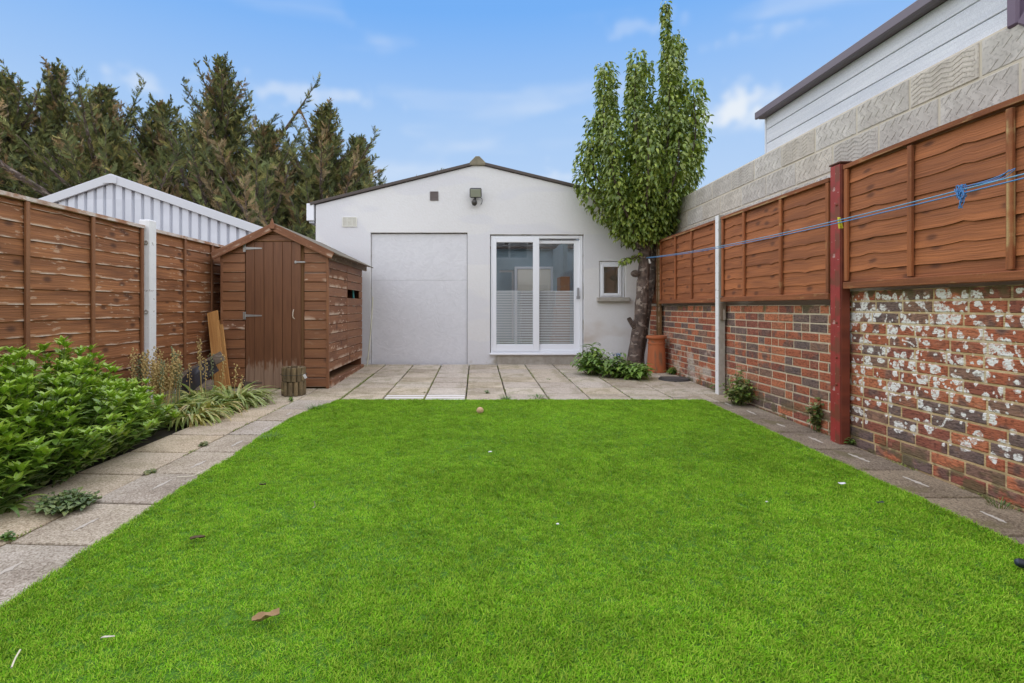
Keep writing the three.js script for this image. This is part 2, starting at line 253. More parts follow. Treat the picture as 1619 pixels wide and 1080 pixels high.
// ---- paving: every slab a piece of its own, laid a little unevenly on a dark, mossy bed
const slabGeo = new Map();
function slab(parent, x0, x1, d0, d1, mats, r, gap = 0.016, rise = 0) {
  const w = x1 - x0 - gap, l = d1 - d0 - gap; if (w < 0.03 || l < 0.03) return null;
  const v = Math.floor(r() * 3), key = [w.toFixed(2), l.toFixed(2), v].join();
  if (!slabGeo.has(key)) slabGeo.set(key, uvs(cbox(w, 0.04, l, 0.005), 0, v * 0.77, v * 0.41));
  const m = M('paving_slab', slabGeo.get(key), mats[Math.floor(r() * mats.length)], parent), d = (d0 + d1) / 2;
  at(m, (x0 + x1) / 2, g(d) - 0.02 + rise + (r() - 0.5) * 0.006, -d, SL + (r() - 0.5) * 0.008, 0, (r() - 0.5) * 0.008); return m;
}
{
  const patio = G('patio'); patio.userData.kind = 'structure';
  M('bedding', sheet([[-2.9, 5.2], [2.79, 5.2], [2.79, 8.65], [-2.9, 8.65]], -0.045, 0.018), jointFill, patio);
  const r = rng(5), rows = [5.62, 6.035, 6.45, 6.865, 7.28, 7.69, 8.10, 8.51, 8.65];
  for (let i = 0; i + 1 < rows.length; i++) for (let k = -6; k < 7; k++) {
    let x0 = -0.112 + k * 0.445, x1 = x0 + 0.445; if (x0 > 2.6) continue; x1 = Math.min(x1, 2.79);
    if (x0 < -2.45) continue;
    const striped = i === 0 && (k === -2 || k === -1);
    const s = slab(patio, x0, x1, rows[i], rows[i + 1], x0 > 1.4 || x0 < -1.4 ? slabMats.patio.slice(3) : slabMats.patio, r);
    if (striped && s) for (let q = 0; q < 3; q++) at(M('painted_stripe', cbox(0.42, 0.004, 0.055, 0.001), plain(226, 222, 216), s), 0, 0.0215, 0.135 - q * 0.115);
  }
  // left path: two columns of slabs, the joint between them running a little askew
  const jx = (d) => -2.09 + (d - 2.48) * 0.0572, cuts = []; for (let d = 0.03; d < 7.2; d += 0.471) cuts.push(d);
  const path = G('path'); path.userData.kind = 'structure';
  M('bedding', sheet([[-2.75, -1], [-1.4, -1], [-1.4, 5.2], [-2.75, 5.2]], -0.045, 0.018), jointFill, path);
  M('bedding', sheet([[-3.1, 5.205], [-2.905, 5.205], [-2.905, 7.2], [-3.1, 7.2]], -0.048, 0.018), jointFill, path);
  for (let i = 0; i + 1 < cuts.length; i++) {
    const d = (cuts[i] + cuts[i + 1]) / 2, j = jx(d); if (cuts[i] > 5.3) break;
    const a = slab(path, j - 0.452, j, cuts[i], cuts[i + 1], slabMats.beige, r); if (a) a.rotation.y = -0.057;
    const b = slab(path, j, j + 0.452, cuts[i], cuts[i + 1], slabMats.grey, r); if (b) { b.rotation.y = -0.057; if (d < 5.3) at(M('adhesive_mark', smear(i), smearOld, b), 0.0 + (r() - 0.5) * 0.06, 0.0208, (r() - 0.5) * 0.1, 0, Math.PI / 2 - 0.05 + (r() - 0.5) * 0.1, 0); }
    if (d > 4.6) slab(path, j - 0.91, j - 0.455, cuts[i], cuts[i + 1], slabMats.beige, r);
  }
  // paving in front of the shed
  for (let i = 0; i < 4; i++) for (let k = 0; k < 3; k++) { const d0 = 5.66 + i * 0.47; if (d0 > 6.9) continue; slab(path, -3.02 + k * 0.452 - 0.02, -3.02 + (k + 1) * 0.452 - 0.02 > -2.34 ? -2.345 : -3.02 + (k + 1) * 0.452 - 0.02, d0, d0 + 0.47, slabMats.beige, r); }
  // right path: one column of weathered slabs along the wall, a dash of old adhesive on each
  const rp = G('path_001'); rp.userData.kind = 'structure';
  M('bedding', sheet([[2.2, -1], [2.79, -1], [2.79, 5.2], [2.2, 5.2]], -0.045, 0.018), jointFill, rp);
  for (let i = 0, d = 0.12; d < 5.5; d += 0.469, i++) {
    const s = slab(rp, 2.335, 2.785, d, Math.min(d + 0.469, 5.61), slabMats.dark, r); if (!s) continue;
    at(M('adhesive_mark', smear(i + 40), smearMat, s), 0.02 + (r() - 0.5) * 0.05, 0.0208, (r() - 0.5) * 0.06, 0, Math.PI / 2 + (r() - 0.5) * 0.12, 0);
  }
  for (const [x, d] of [[2.2, 5.82], [1.75, 5.8], [2.42, 6.2]]) at(M('adhesive_mark', smear(d * 10 | 0), smearMat, rp), x, g(d) + 0.004, -d, 0.02, 0.1, 0);
}
var smearMat, smearOld;
function smear(seed) {                                // a ragged dash of dried adhesive
  smearMat = smearMat || plain(198, 190, 176, 0.9); smearOld = smearOld || plain(190, 180, 166, 0.95);
  const r = rng(seed + 900), L = 0.11 + r() * 0.09, up = [], dn = []; for (let i = 0; i <= 10; i++) { const x = -L / 2 + L * i / 10, w = 0.009 * (0.4 + Math.sin(Math.PI * i / 10)) * (0.5 + r()); up.push([x, w]); dn.unshift([x, -w * (0.5 + r())]); }
  return moved(prism([...up, ...dn], 0.002), 0, 0, 0, -Math.PI / 2);
}

// ---- artificial lawn: a mat with an uneven edge and its pile
const lawnL = (d) => (d < 4.5 ? -1.652 : lerp(-1.652, -1.44, Math.pow((d - 4.5) / 1.13, 1.6))) + 0.03 * (fbm(d * 3.3, 1, 4, 7) - 0.5) * 2;
const lawnR = (d) => 2.368 + 0.014 * (fbm(d * 2.1, 5, 3, 8) - 0.5) * 2;
const lawnF = (x) => 5.63 + 0.012 * (fbm(x * 2.2, 9, 3, 9) - 0.5) * 2;
{
  const o = []; for (let d = -1; d <= 5.6; d += 0.1) o.push([lawnL(d), d]); for (let x = -1.4; x < 2.34; x += 0.12) o.push([x, lawnF(x)]); for (let d = 5.6; d >= -1; d -= 0.1) o.push([lawnR(d), d]);
  struct('lawn', sheet(o, 0.004, 0.010), mat({ map: tex(512, 512, (u, v, x, y) => mix3([58, 98, 18], [84, 130, 28], hash(x, y, 31) * 0.6 + 0.4 * fbm(u * 40, v * 40, 2, 33, 40, 40)), 0.6, 0.6), roughness: 1 }));
  // tufts
  const mk = (seed, n) => {
    const L = new Leaves(), r = rng(seed);
    for (let k = 0; k < n; k++) {
      const a = r() * 6.283, q = Math.sqrt(r()) * 0.016, lean = 0.25 + r() * 0.75, az = r() * 6.283, len = 0.010 + r() * 0.009;
      const dir = V3(Math.cos(az) * lean, 1, Math.sin(az) * lean).normalize();
      const c = tint(r() < 0.2 ? [0.34, 0.50, 0.05] : r() < 0.55 ? [0.185, 0.42, 0.012] : [0.115, 0.285, 0.008], r, 0.4);
      L.leaf(V3(Math.cos(a) * q, 0, Math.sin(a) * q), dir, sideOf(dir, r() * 0.6), len, 0.0023, 0.5 + 1.3 * r(), c, 2, 0.2, (t) => 1 - t * t * 0.85);
    }
    return L.geo();
  };
  const N = 160000, r = rng(77), q = new THREE.Quaternion(), e = new THREE.Euler(), m = new THREE.Matrix4(), col = new THREE.Color();
  const im = [0, 1].map((k) => { const i = new THREE.InstancedMesh(mk(300 + k, 12), blade, N / 2); i.name = k ? 'grass_pile_001' : 'grass_pile'; i.userData = { kind: 'stuff', label: k ? 'short springy green artificial grass pile over the lawn mat' : 'bright green artificial grass pile covering the lawn mat', category: 'artificial grass' }; scene.add(i); return i; });
  const cnt = [0, 0];
  for (let k = 0; k < N; k++) {
    // closer to the camera the pile is seen blade by blade: more tufts there
    const d = 0.9 + 4.76 * Math.pow(r(), 1.15), x0 = lawnL(d), x1 = lawnR(d), x = x0 - 0.012 + (x1 - x0 + 0.024) * r(); if (d > lawnF(x)) continue;
    const w = k & 1, nap = fbm(x * 1.3 + 20, d * 1.3, 3, 44) - 0.5, s = 0.8 + 0.45 * r() + nap * 0.5;
    e.set((r() - 0.5) * 0.5 + 0.1, r() * 6.283, (r() - 0.5) * 0.7 + nap * 0.6, 'YXZ'); q.setFromEuler(e);
    m.compose(V3(x, g(d) + 0.010, -d), q, V3(s, s, s)); im[w].setMatrixAt(cnt[w], m);
    const f = 0.55 + 0.55 * fbm(x * 9 + 40, d * 9, 3, 45) + 0.35 * fbm(x * 1.1 + 9, d * 1.1, 3, 47) + (r() - 0.5) * 0.5; im[w].setColorAt(cnt[w]++, col.setRGB(f, f, f * 0.95));
  }
  im.forEach((i, k) => { i.count = cnt[k]; });
}

// ================================================================ the outbuilding at the end of the garden
const FD = 8.657, fx = (px) => (px - 753) / 98.19, fy = (py) => 1.10 + (485 - py) / 98.19;
{
  const o = thing('outbuilding', 'white rendered gabled outbuilding with sliding glass door at the end of the lawn', 'outbuilding', null, 0, 0, FD);
  const z0 = 0;                                      // local z = 0 is the front face; +z comes towards the camera
  const xl = fx(499), xr = 2.775, yb = g(FD) - 0.06, rx = fx(756), ry = fy(260), el = fy(324), er = fy(325);
  const gx = [fx(586), fx(739)], gy = fy(368), dx = [fx(775), fx(923)], dy = [fy(559), fy(371)], wx = [fx(948), fx(988)], wy = [fy(470), fy(413)];
  const sh = new THREE.Shape([[xl, yb], [gx[0], yb], [gx[0], gy], [gx[1], gy], [gx[1], yb], [xr, yb], [xr, er], [rx, ry], [xl, el]].map(([a, b]) => new THREE.Vector2(a, b)));
  for (const [[a, b], [c, e]] of [[dx, dy], [wx, wy]]) sh.holes.push(new THREE.Path([[a, c], [a, e], [b, e], [b, c]].map(([p, q]) => new THREE.Vector2(p, q))));
  const wall = uvs(new THREE.ExtrudeGeometry(sh, { depth: 0.22, bevelEnabled: true, bevelSize: 0.006, bevelThickness: 0.006, bevelSegments: 1, bevelOffset: -0.006 }), 0, 3.2, 0);
  wall.translate(0, 0, -0.226); M('front_wall', wall, render, o);
  const inW = mat({ map: tex(256, 256, (u, v) => mix3([140, 160, 168], [156, 174, 180], fbm(u * 8, v * 8, 3, 131, 8, 8)), 2, 2), roughness: 0.9 });
  const back = 4.6;
  M('side_wall', B(xl, xl + 0.2, yb, el - 0.05, 0.226, back), render, o); M('side_wall', B(xr - 0.2, xr, yb, er - 0.05, 0.226, back), render, o);
  M('rear_wall', prism([[xl, yb], [xr, yb], [xr, er - 0.05], [rx, ry - 0.05], [xl, el - 0.05]], 0.2).translate(0, 0, -back - 0.2), render, o);
  M('floor', B(xl + 0.2, xr - 0.2, yb, g(FD) + 0.14, 0.226, back), plain(120, 112, 104), o);
  // roof of two slopes, each with a rooflight that lets daylight into the room
  const slope = (xa, ya, xb, yb2, name) => {
    const L = Math.hypot(xb - xa, yb2 - ya), a = Math.atan2(yb2 - ya, xb - xa), put = (u0, u1, da, db, m, nm, th = 0.045, lift = 0) => { const q = B(u0, u1, lift, lift + th, da, db, 0.004); q.applyMatrix4(new THREE.Matrix4().makeRotationZ(a)); q.translate(xa, ya, 0); return M(nm, q, m, o); };
    const felt = plain(92, 84, 80, 0.95);
    put(-0.06, L, -0.035, 0.5, felt, 'roof_slope'); put(-0.06, L, 2.9, back + 0.25, felt, 'roof_slope'); put(-0.06, 0.3, 0.503, 2.897, felt, 'roof_slope'); put(L - 0.25, L, 0.503, 2.897, felt, 'roof_slope');
    put(0.303, L - 0.253, 0.503, 2.897, new THREE.MeshPhysicalMaterial({ color: 0xffffff, roughness: 0.3, transmission: 1, thickness: 0 }), 'rooflight', 0.006, 0.02);
  };
  slope(xl - 0.02, el + 0.006, rx, ry + 0.006); 
  { const a = Math.atan2(ry - er, xr - rx), L = Math.hypot(xr - rx, ry - er), felt = plain(92, 84, 80, 0.95), put = (u0, u1, da, db, m, nm, th = 0.045, lift = 0) => { const q = B(u0, u1, lift, lift + th, da, db, 0.004); q.applyMatrix4(new THREE.Matrix4().makeRotationZ(-a)); q.translate(rx, ry + 0.006, 0); return M(nm, q, m, o); };
    put(0, L + 0.02, -0.035, 0.5, felt, 'roof_slope'); put(0, L + 0.02, 2.9, back + 0.25, felt, 'roof_slope'); put(0, 0.25, 0.503, 2.897, felt, 'roof_slope'); put(L - 0.3, L + 0.02, 0.503, 2.897, felt, 'roof_slope');
    put(0.253, L - 0.303, 0.503, 2.897, new THREE.MeshPhysicalMaterial({ color: 0xffffff, roughness: 0.3, transmission: 1, thickness: 0 }), 'rooflight', 0.006, 0.02); }
  const ridge = prism([[-0.13, -0.03], [-0.125, 0.02], [-0.03, 0.115], [0.03, 0.115], [0.125, 0.02], [0.13, -0.03]], back + 0.25, 0.006).translate(rx - 0.01, ry + 0.01, -back - 0.22);
  M('ridge_cap', ridge, mat({ map: tex(256, 256, (u, v) => mix3([112, 104, 84], [150, 142, 120], fbm(u * 9, v * 9, 4, 141)), 1, 1) }), o);
  M('gutter_end', B(fx(485), xl - 0.025, fy(349), fy(322), -0.02, 1.6, 0.006), upvc, o); M('gutter_soffit', B(fx(489), xl - 0.026, fy(353), fy(349) - 0.003, 0, 1.6, 0.003), plain(176, 178, 184), o);
  // closed-up garage opening: two painted sheets with a joint
  const gj = fy(443);
  M('infill_sheet', B(gx[0] + 0.006, gx[1] - 0.006, yb + 0.02, gj - 0.001, 0.045, 0.07, 0.002), boardPaint, o); M('infill_sheet', B(gx[0] + 0.006, gx[1] - 0.006, gj + 0.001, gy - 0.012, 0.045, 0.07, 0.002, 0, 0.7, 0.3), boardPaint, o);
  M('infill_backing', B(gx[0] - 0.08, gx[1] + 0.08, yb, gy + 0.08, 0.23, 0.26), plain(90, 86, 82), o);
  // sliding door
  const door = G('sliding_door', o, 0, 0, 0.03), glass = new THREE.MeshPhysicalMaterial({ color: 0xffffff, roughness: 0.02, transmission: 1, thickness: 0, ior: 1.6, side: THREE.DoubleSide });
  const [a0, a1] = [dx[0] + 0.012, dx[1] - 0.012], [b0, b1] = [dy[0] + 0.004, dy[1] - 0.01];
  const fr = (x0, x1, y0, y1, wl, wr, wb, wt, d0, d1) => merge([B(x0, x0 + wl, y0, y1, d0, d1, 0.005), B(x1 - wr, x1, y0, y1, d0, d1, 0.005), B(x0 + wl, x1 - wr, y0, y0 + wb, d0 + 0.001, d1 - 0.001, 0.005), B(x0 + wl, x1 - wr, y1 - wt, y1, d0 + 0.001, d1 - 0.001, 0.005)]);
  M('outer_frame', fr(a0, a1, b0, b1, 0.05, 0.05, 0.05, 0.05, 0, 0.13), upvc, door);
  const s1 = [a0 + 0.03, fx(853)], s2 = [fx(846), a1 - 0.03];
  const sashes = [[s1, 0.028, fx(785) - s1[0], s1[1] - fx(843), b1 - 0.032], [s2, 0.082, fx(853) - s2[0], s2[1] - fx(909), b1 - 0.075]];
  for (const [[p, q], dd, wl, wr, top] of sashes) {
    M('sash_frame', fr(p, q, b0 + 0.032, top, wl, wr, fy(545) - b0 - 0.032, top - (top > b1 - 0.05 ? fy(383) : fy(384.5)), dd - 0.04, dd), upvc, door);
    M('pane', B(p + wl - 0.006, q - wr + 0.006, fy(545) - 0.006, fy(383) + 0.006, dd - 0.022, dd - 0.018, 0.0005), glass, door);
    const st = [], y0 = fy(545), y1 = fy(458.5), n = 33; for (let k = 0; k < n; k++) { const y = y0 + (y1 - y0) * k / n; st.push(B(p + wl, q - wr, y, y + (y1 - y0) / n * 0.52, dd - 0.0240, dd - 0.0225, 0.0002)); }
    const film = M('striped_film', merge(st), new THREE.MeshPhysicalMaterial({ color: new THREE.Color().setRGB(0.78, 0.8, 0.8), roughness: 0.9, transmission: 0.45, thickness: 0, side: THREE.DoubleSide }), door); film.userData.label = 'frosted horizontal stripes on the lower glass';
  }
  M('handle', merge([B(fx(912.5), fx(916), fy(470), fy(455), -0.035, -0.012, 0.003), B(fx(911.5), fx(917), fy(473), fy(468), -0.03, -0.013, 0.004)]), plain(176, 178, 182, 0.35, { metalness: 0.6 }), door);
  M('door_sill', B(dx[0] - 0.01, fx(918), fy(561), fy(558), -0.075, 0.028, 0.006), upvc, o);
  M('threshold', B(fx(786), fx(918), yb, fy(561) - 0.003, -0.03, -0.0065, 0.006), concrete, o);
  // small window
  const win = G('window', o, 0, 0, 0.02);
  M('frame', fr(wx[0] + 0.006, wx[1] - 0.006, wy[0] + 0.004, wy[1] - 0.006, 0.03, 0.03, 0.025, 0.04, 0, 0.07), upvc, win); M('sash', fr(fx(951), fx(983), fy(468), fy(417.5), 0.038, 0.05, 0.045, 0.045, -0.018, 0.03), upvc, win);
  M('pane', B(fx(954), fx(979), fy(465), fy(421), 0.005, 0.009, 0.0005), glass, win); M('sill', B(fx(943), fx(994), fy(477), fy(470) - 0.003, -0.09, 0.018, 0.008), concrete, o);
  const room = B(fx(940), xr - 0.21, fy(500), fy(400), 0.5, 0.53); M('store_partition', room, plain(150, 138, 118), o);
  // grilles
  const gr = G('air_vent', o, fx(553), fy(351), -0.004); M('frame', fr(-0.12, 0.12, -0.08, 0.08, 0.012, 0.012, 0.012, 0.012, -0.012, 0.003), plain(232, 230, 220, 0.5), gr);
  for (let k = 0; k < 6; k++) at(M('louvre', cbox(0.215, 0.02, 0.004, 0.001), plain(232, 230, 220, 0.5), gr), 0, -0.058 + k * 0.0232, 0.004, 0.5, 0, 0);
  for (let k = 0; k < 2; k++) M('mullion', B(-0.045 + k * 0.08, -0.037 + k * 0.08, -0.068, 0.068, -0.011, -0.006, 0.001), plain(232, 230, 220, 0.5), gr); M('vent_back', B(-0.11, 0.11, -0.07, 0.07, -0.001, 0.002, 0.0005), plain(200, 196, 186), gr);
  const gb = G('air_vent', o, fx(686.5), fy(310), -0.004), gm = plain(120, 110, 108, 0.7); M('frame', fr(-0.068, 0.068, -0.074, 0.074, 0.014, 0.014, 0.014, 0.014, -0.012, 0.003), gm, gb); for (let k = 0; k < 5; k++) at(M('louvre', cbox(0.108, 0.02, 0.004, 0.001), gm, gb), 0, -0.048 + k * 0.024, 0.004, 0.5, 0, 0); M('vent_back', B(-0.06, 0.06, -0.066, 0.066, -0.001, 0.002, 0.0005), gm, gb);
  // the room behind the glass: pale blue partition with a cream door and a dark doorway
  const pd = 2.75, S = 850 / (FD + pd), ix = (px) => (px - 753) / S, iy = (py) => 1.10 + (485 - py) / S, fl = g(FD) + 0.142, cream = plain(250, 244, 226, 0.6);
  M('partition', prism([[xl + 0.22, fl], [ix(790), fl], [ix(790), iy(427)], [ix(813), iy(427)], [ix(813), fl], [xr - 0.22, fl], [xr - 0.22, iy(394)], [xl + 0.22, iy(394)]], 0.08).translate(0, 0, -pd - 0.1), inW, o);
  M('tie_beam', B(xl + 0.22, xr - 0.22, iy(393.5), iy(390), pd - 0.06, pd + 0.02), plain(96, 84, 74), o); for (let k = 0; k < 4; k++) M('rafter', B(0.1 + k * 0.5, 0.18 + k * 0.5, 2.42, 2.55, 0.3, pd), plain(112, 98, 84), o);
  const lw = B(1.62, 1.70, fl, 2.3, 1.35, pd); M('store_wall', lw, inW, o);
  const cd = G('inner_door', o); M('door_leaf', B(ix(818), ix(870), iy(460), iy(426), pd - 0.05, pd + 0.01, 0.004), cream, cd); M('door_frame', merge([B(ix(813.5), ix(817.5), fl, iy(422), pd - 0.06, pd + 0.01), B(ix(870.5), ix(876), fl, iy(422), pd - 0.06, pd + 0.01), B(ix(817.6), ix(870.4), iy(425.5), iy(422), pd - 0.06, pd + 0.01)]), upvc, cd); M('door_knob', new THREE.SphereGeometry(0.025, 10, 8).translate(ix(864), 1.02, -pd + 0.075), plain(170, 160, 140, 0.3, { metalness: 0.8 }), cd);
  M('low_cupboard', B(ix(822), 1.60, fl, iy(461), pd - 0.45, pd - 0.06, 0.006), plain(112, 98, 86), o); M('passage_wall', B(ix(788), ix(815), fl, iy(425), pd + 1.2, pd + 1.24), inW, o);
  const rb = rng(8); for (let k = 0; k < 5; k++) solo('cardboard_box', ['flat brown cardboard box lowest in the stack behind the sliding glass', 'brown cardboard box second from the floor in the stack behind the sliding glass', 'brown cardboard box in the middle of the stack behind the sliding glass', 'brown cardboard box second from the top of the stack behind the sliding glass', 'small brown cardboard box on top of the stack behind the sliding glass'][k], 'box', 'boxes stacked inside the outbuilding', B(1.32 + k * 0.03 + rb() * 0.03, 1.615, fl + k * 0.262, fl + k * 0.262 + 0.258, FD + 0.62, FD + 1.05, 0.006), plain(150 - k * 4, 112 - k * 3, 82 - k * 2, 0.9));
  // floodlight with its sensor, on the gable
  const f = thing('floodlight', 'dark floodlight with movement sensor on the white gable', 'floodlight', null, fx(751), fy(309), FD - 0.012), black = plain(44, 44, 44, 0.5);
  M('bracket', B(-0.03, 0.03, -0.03, 0.05, -0.03, 0.004), black, f); at(M('housing', cbox(0.19, 0.15, 0.07, 0.015), black, f), 0.01, 0.02, 0.09, 0.35, 0, 0); at(M('lens', cbox(0.165, 0.125, 0.006, 0.003), plain(150, 152, 136, 0.15), f), 0.01, 0.008, 0.128, 0.35, 0, 0);
  const sen = new THREE.SphereGeometry(0.05, 14, 10); sen.scale(0.9, 1.1, 1); M('sensor', sen.translate(-0.01, -0.13, 0.07), plain(64, 60, 54, 0.35), f); M('sensor_arm', tube([[0.01, -0.02, 0.03], [0, -0.07, 0.05], [-0.01, -0.11, 0.06]], 0.018, 8), black, f); M('cable', tube([[0.05, -0.03, 0.02], [0.11, -0.06, 0.02], [0.11, -0.12, 0.012], [0.09, -0.15, 0.004]], 0.005, 14), black, f);
}

// ================================================================ walls
function brickColors(k) { const t = hash(k, 3, 55); return t < 0.28 ? [176, 100, 70] : t < 0.50 ? [194, 118, 82] : t < 0.66 ? [150, 88, 70] : t < 0.86 ? [124, 102, 94] : [142, 108, 90]; }
function brickWall(name, label, X, d0, d1, yb, yt, seed, opt) {
  const o = thing(name, label, 'brick wall', null, X, 0, d0), L = d1 - d0, H = yt - yb, ch = 0.0768, bl = 0.236, j = 0.0145, r = rng(seed), list = [];
  for (let c = 0, y = yt; y > yb; c++, y -= ch) {
    let s = -(c % 2) * bl / 2 - r() * 0.02;
    while (s < L) { const w = r() < 0.16 ? bl * 0.5 : bl * (0.97 + r() * 0.06); const a = Math.max(0, s), b = Math.min(L, s + w); if (b - a > 0.03) list.push([a + j / 2, b - j / 2, Math.max(yb, y - ch) + j / 2, y - j / 2, list.length + seed * 1000]); s += w; }
  }
  // colour of the wall as laid: brick by brick, with paint splashes, moss and salts where the wall has them
  const W = opt.w, Hh = opt.h, paint = new Float32Array(W * Hh), id = new Int32Array(W * Hh).fill(-1);
  list.forEach(([a, b, y0, y1], k) => { for (let y = Math.floor((y0 - yb) / H * Hh); y <= (y1 - yb) / H * Hh && y < Hh; y++) for (let x = Math.floor(a / L * W); x <= b / L * W && x < W; x++) id[y * W + x] = k; });
  const blob = (cx, cy, rad, sd, sx = 1, sy = 1) => { const R = rad * 1.8 * Math.max(sx, sy), x0 = Math.floor((cx - R) / L * W), x1 = (cx + R) / L * W, y0 = Math.floor((cy - R - yb) / H * Hh), y1 = (cy + R - yb) / H * Hh;
    for (let y = Math.max(0, y0); y <= Math.min(Hh - 1, y1); y++) for (let x = Math.max(0, x0); x <= Math.min(W - 1, x1); x++) { const px = (x / W * L - cx) / sx, py = (yb + y / Hh * H - cy) / sy, q = Math.hypot(px, py) / rad, n = fbm(px / rad * 1.4 + sd, py / rad * 1.4 + sd * 3, 3, sd); paint[y * W + x] = Math.max(paint[y * W + x], step(1.15, 0.95, q + (n - 0.5) * (sx === 1 && sy === 1 ? 1.5 : 1.05))); } };
  if (opt.splash) {
    const R = rng(seed + 7);
    for (let k = 0; k < 1150; k++) { const s = R() * L, y = lerp(yb + 0.28, yt - 0.03, Math.pow(R(), 0.8)); if (y < 0.5 && R() < 0.45) continue; const rad = 0.006 + 0.021 * Math.pow(R(), 2.2); blob(s, y, rad, k + 1, 0.8 + R() * 0.7, 0.8 + R() * 0.8); }
    for (let k = 0; k < 34; k++) { let s = R() * L, y = yb + 0.35 + R() * (H - 0.4), a = R() < 0.5 ? -1.57 + (R() - 0.5) * 0.5 : R() * 6.28; const n = 5 + R() * 10; for (let i = 0; i < n; i++) { blob(s, y, 0.004 + R() * 0.004, k * 50 + i); s += Math.cos(a) * 0.011; y += Math.sin(a) * 0.011; a += (R() - 0.5) * 0.8; } }
  }
  const map = tex(W, Hh, (u, v, x, y) => {
    const k = id[y * W + x], s = u * L, Y = yb + v * H, n = fbm(s * 22, Y * 40, 4, seed + 3), f = hash(x, y, seed), b = list[k];
    let c = k < 0 ? (opt.splash ? mix3([184, 154, 108], [212, 188, 146], n) : mix3([190, 172, 144], [220, 206, 180], n)) : brickColors(b[4]);
    if (k >= 0) { const kiln = step(0.5, 0.7, fbm(s * 9 + k, Y * 8, 3, seed + 5)) * (hash(k, 1, seed) < 0.5 ? 0.7 : 0.15); c = mix3(c, [104, 88, 84], kiln); c = mix3(c, [c[0] * 0.72, c[1] * 0.7, c[2] * 0.7], step(0.45, 0.75, fbm(s * 60, Y * 160, 2, seed + 9)) * 0.8); c = mix3(c, [186, 140, 112], step(0.62, 0.8, n) * 0.4); }
    if (opt.salt) { const e = step(0.46, 0.66, fbm(s * 5, Y * 7, 4, seed + 11)) * step(0.62, 0.3, Y - 0.16 + 0.2 * (fbm(s * 3, 1, 2, 3) - 0.5)) * step(0.9, 2.6, s); c = mix3(c, [206, 196, 180], e * 0.7 * (0.5 + n)); }
    c = mix3(c, [96, 88, 58], step(0.46, 0.62, fbm(s * 12, Y * 14, 4, seed + 13)) * Math.max(step(yb + 0.30, yb + 0.12, Y), step(yt - 0.10, yt - 0.03, Y)) * 0.7);
    c = mix3(c, [234, 231, 226], paint[y * W + x] * (k < 0 ? 0.35 : 1) * (0.5 + 0.5 * step(0.36, 0.46, fbm(s * 70, Y * 110, 3, seed + 15))));
    const q = 0.9 + 0.2 * f; return [c[0] * q, c[1] * q, c[2] * q];
  });
  const m = mat({ map, bumpMap: tex(512, 512, (u, v, x, y) => gray(255 * fbm(u * 40, v * 90, 3, 151, 40, 90)), 0.5, 0.4, false), bumpScale: 0.004, roughness: 0.92 });
  const wuv = (q, s0, y0) => { const p = q.attributes.position, uv = new Float32Array(p.count * 2); for (let i = 0; i < p.count; i++) { uv[i * 2] = (s0 - p.getZ(i)) / L; uv[i * 2 + 1] = (y0 + p.getY(i) - yb) / H; } q.setAttribute('uv', new THREE.BufferAttribute(uv, 2)); return q; };
  M('mortar', wuv(moved(cbox(0.19, H, L, 0.002), 0, yb + H / 2, -L / 2), 0, 0), m, o).position.x = 0.100;
  for (const [a, b, y0, y1] of list) { const q = wuv(cbox(0.05, y1 - y0, b - a, 0.004), (a + b) / 2, (y0 + y1) / 2), e = M('brick', q, m, o); at(e, 0.025 + (r() - 0.5) * 0.005, (y0 + y1) / 2, -(a + b) / 2, 0, (r() - 0.5) * 0.012, 0); }
  return o;
}
brickWall('brick_wall', 'red brick garden wall splashed with white paint under the fence', 2.79, 1.3, 4.04, -0.02, 1.215, 3, { w: 2048, h: 940, splash: true });
brickWall('brick_wall', 'red and grey brick garden wall between the red post and the tree', 2.79, 4.04, 8.64, 0.03, 1.115, 4, { w: 2048, h: 512, salt: true });

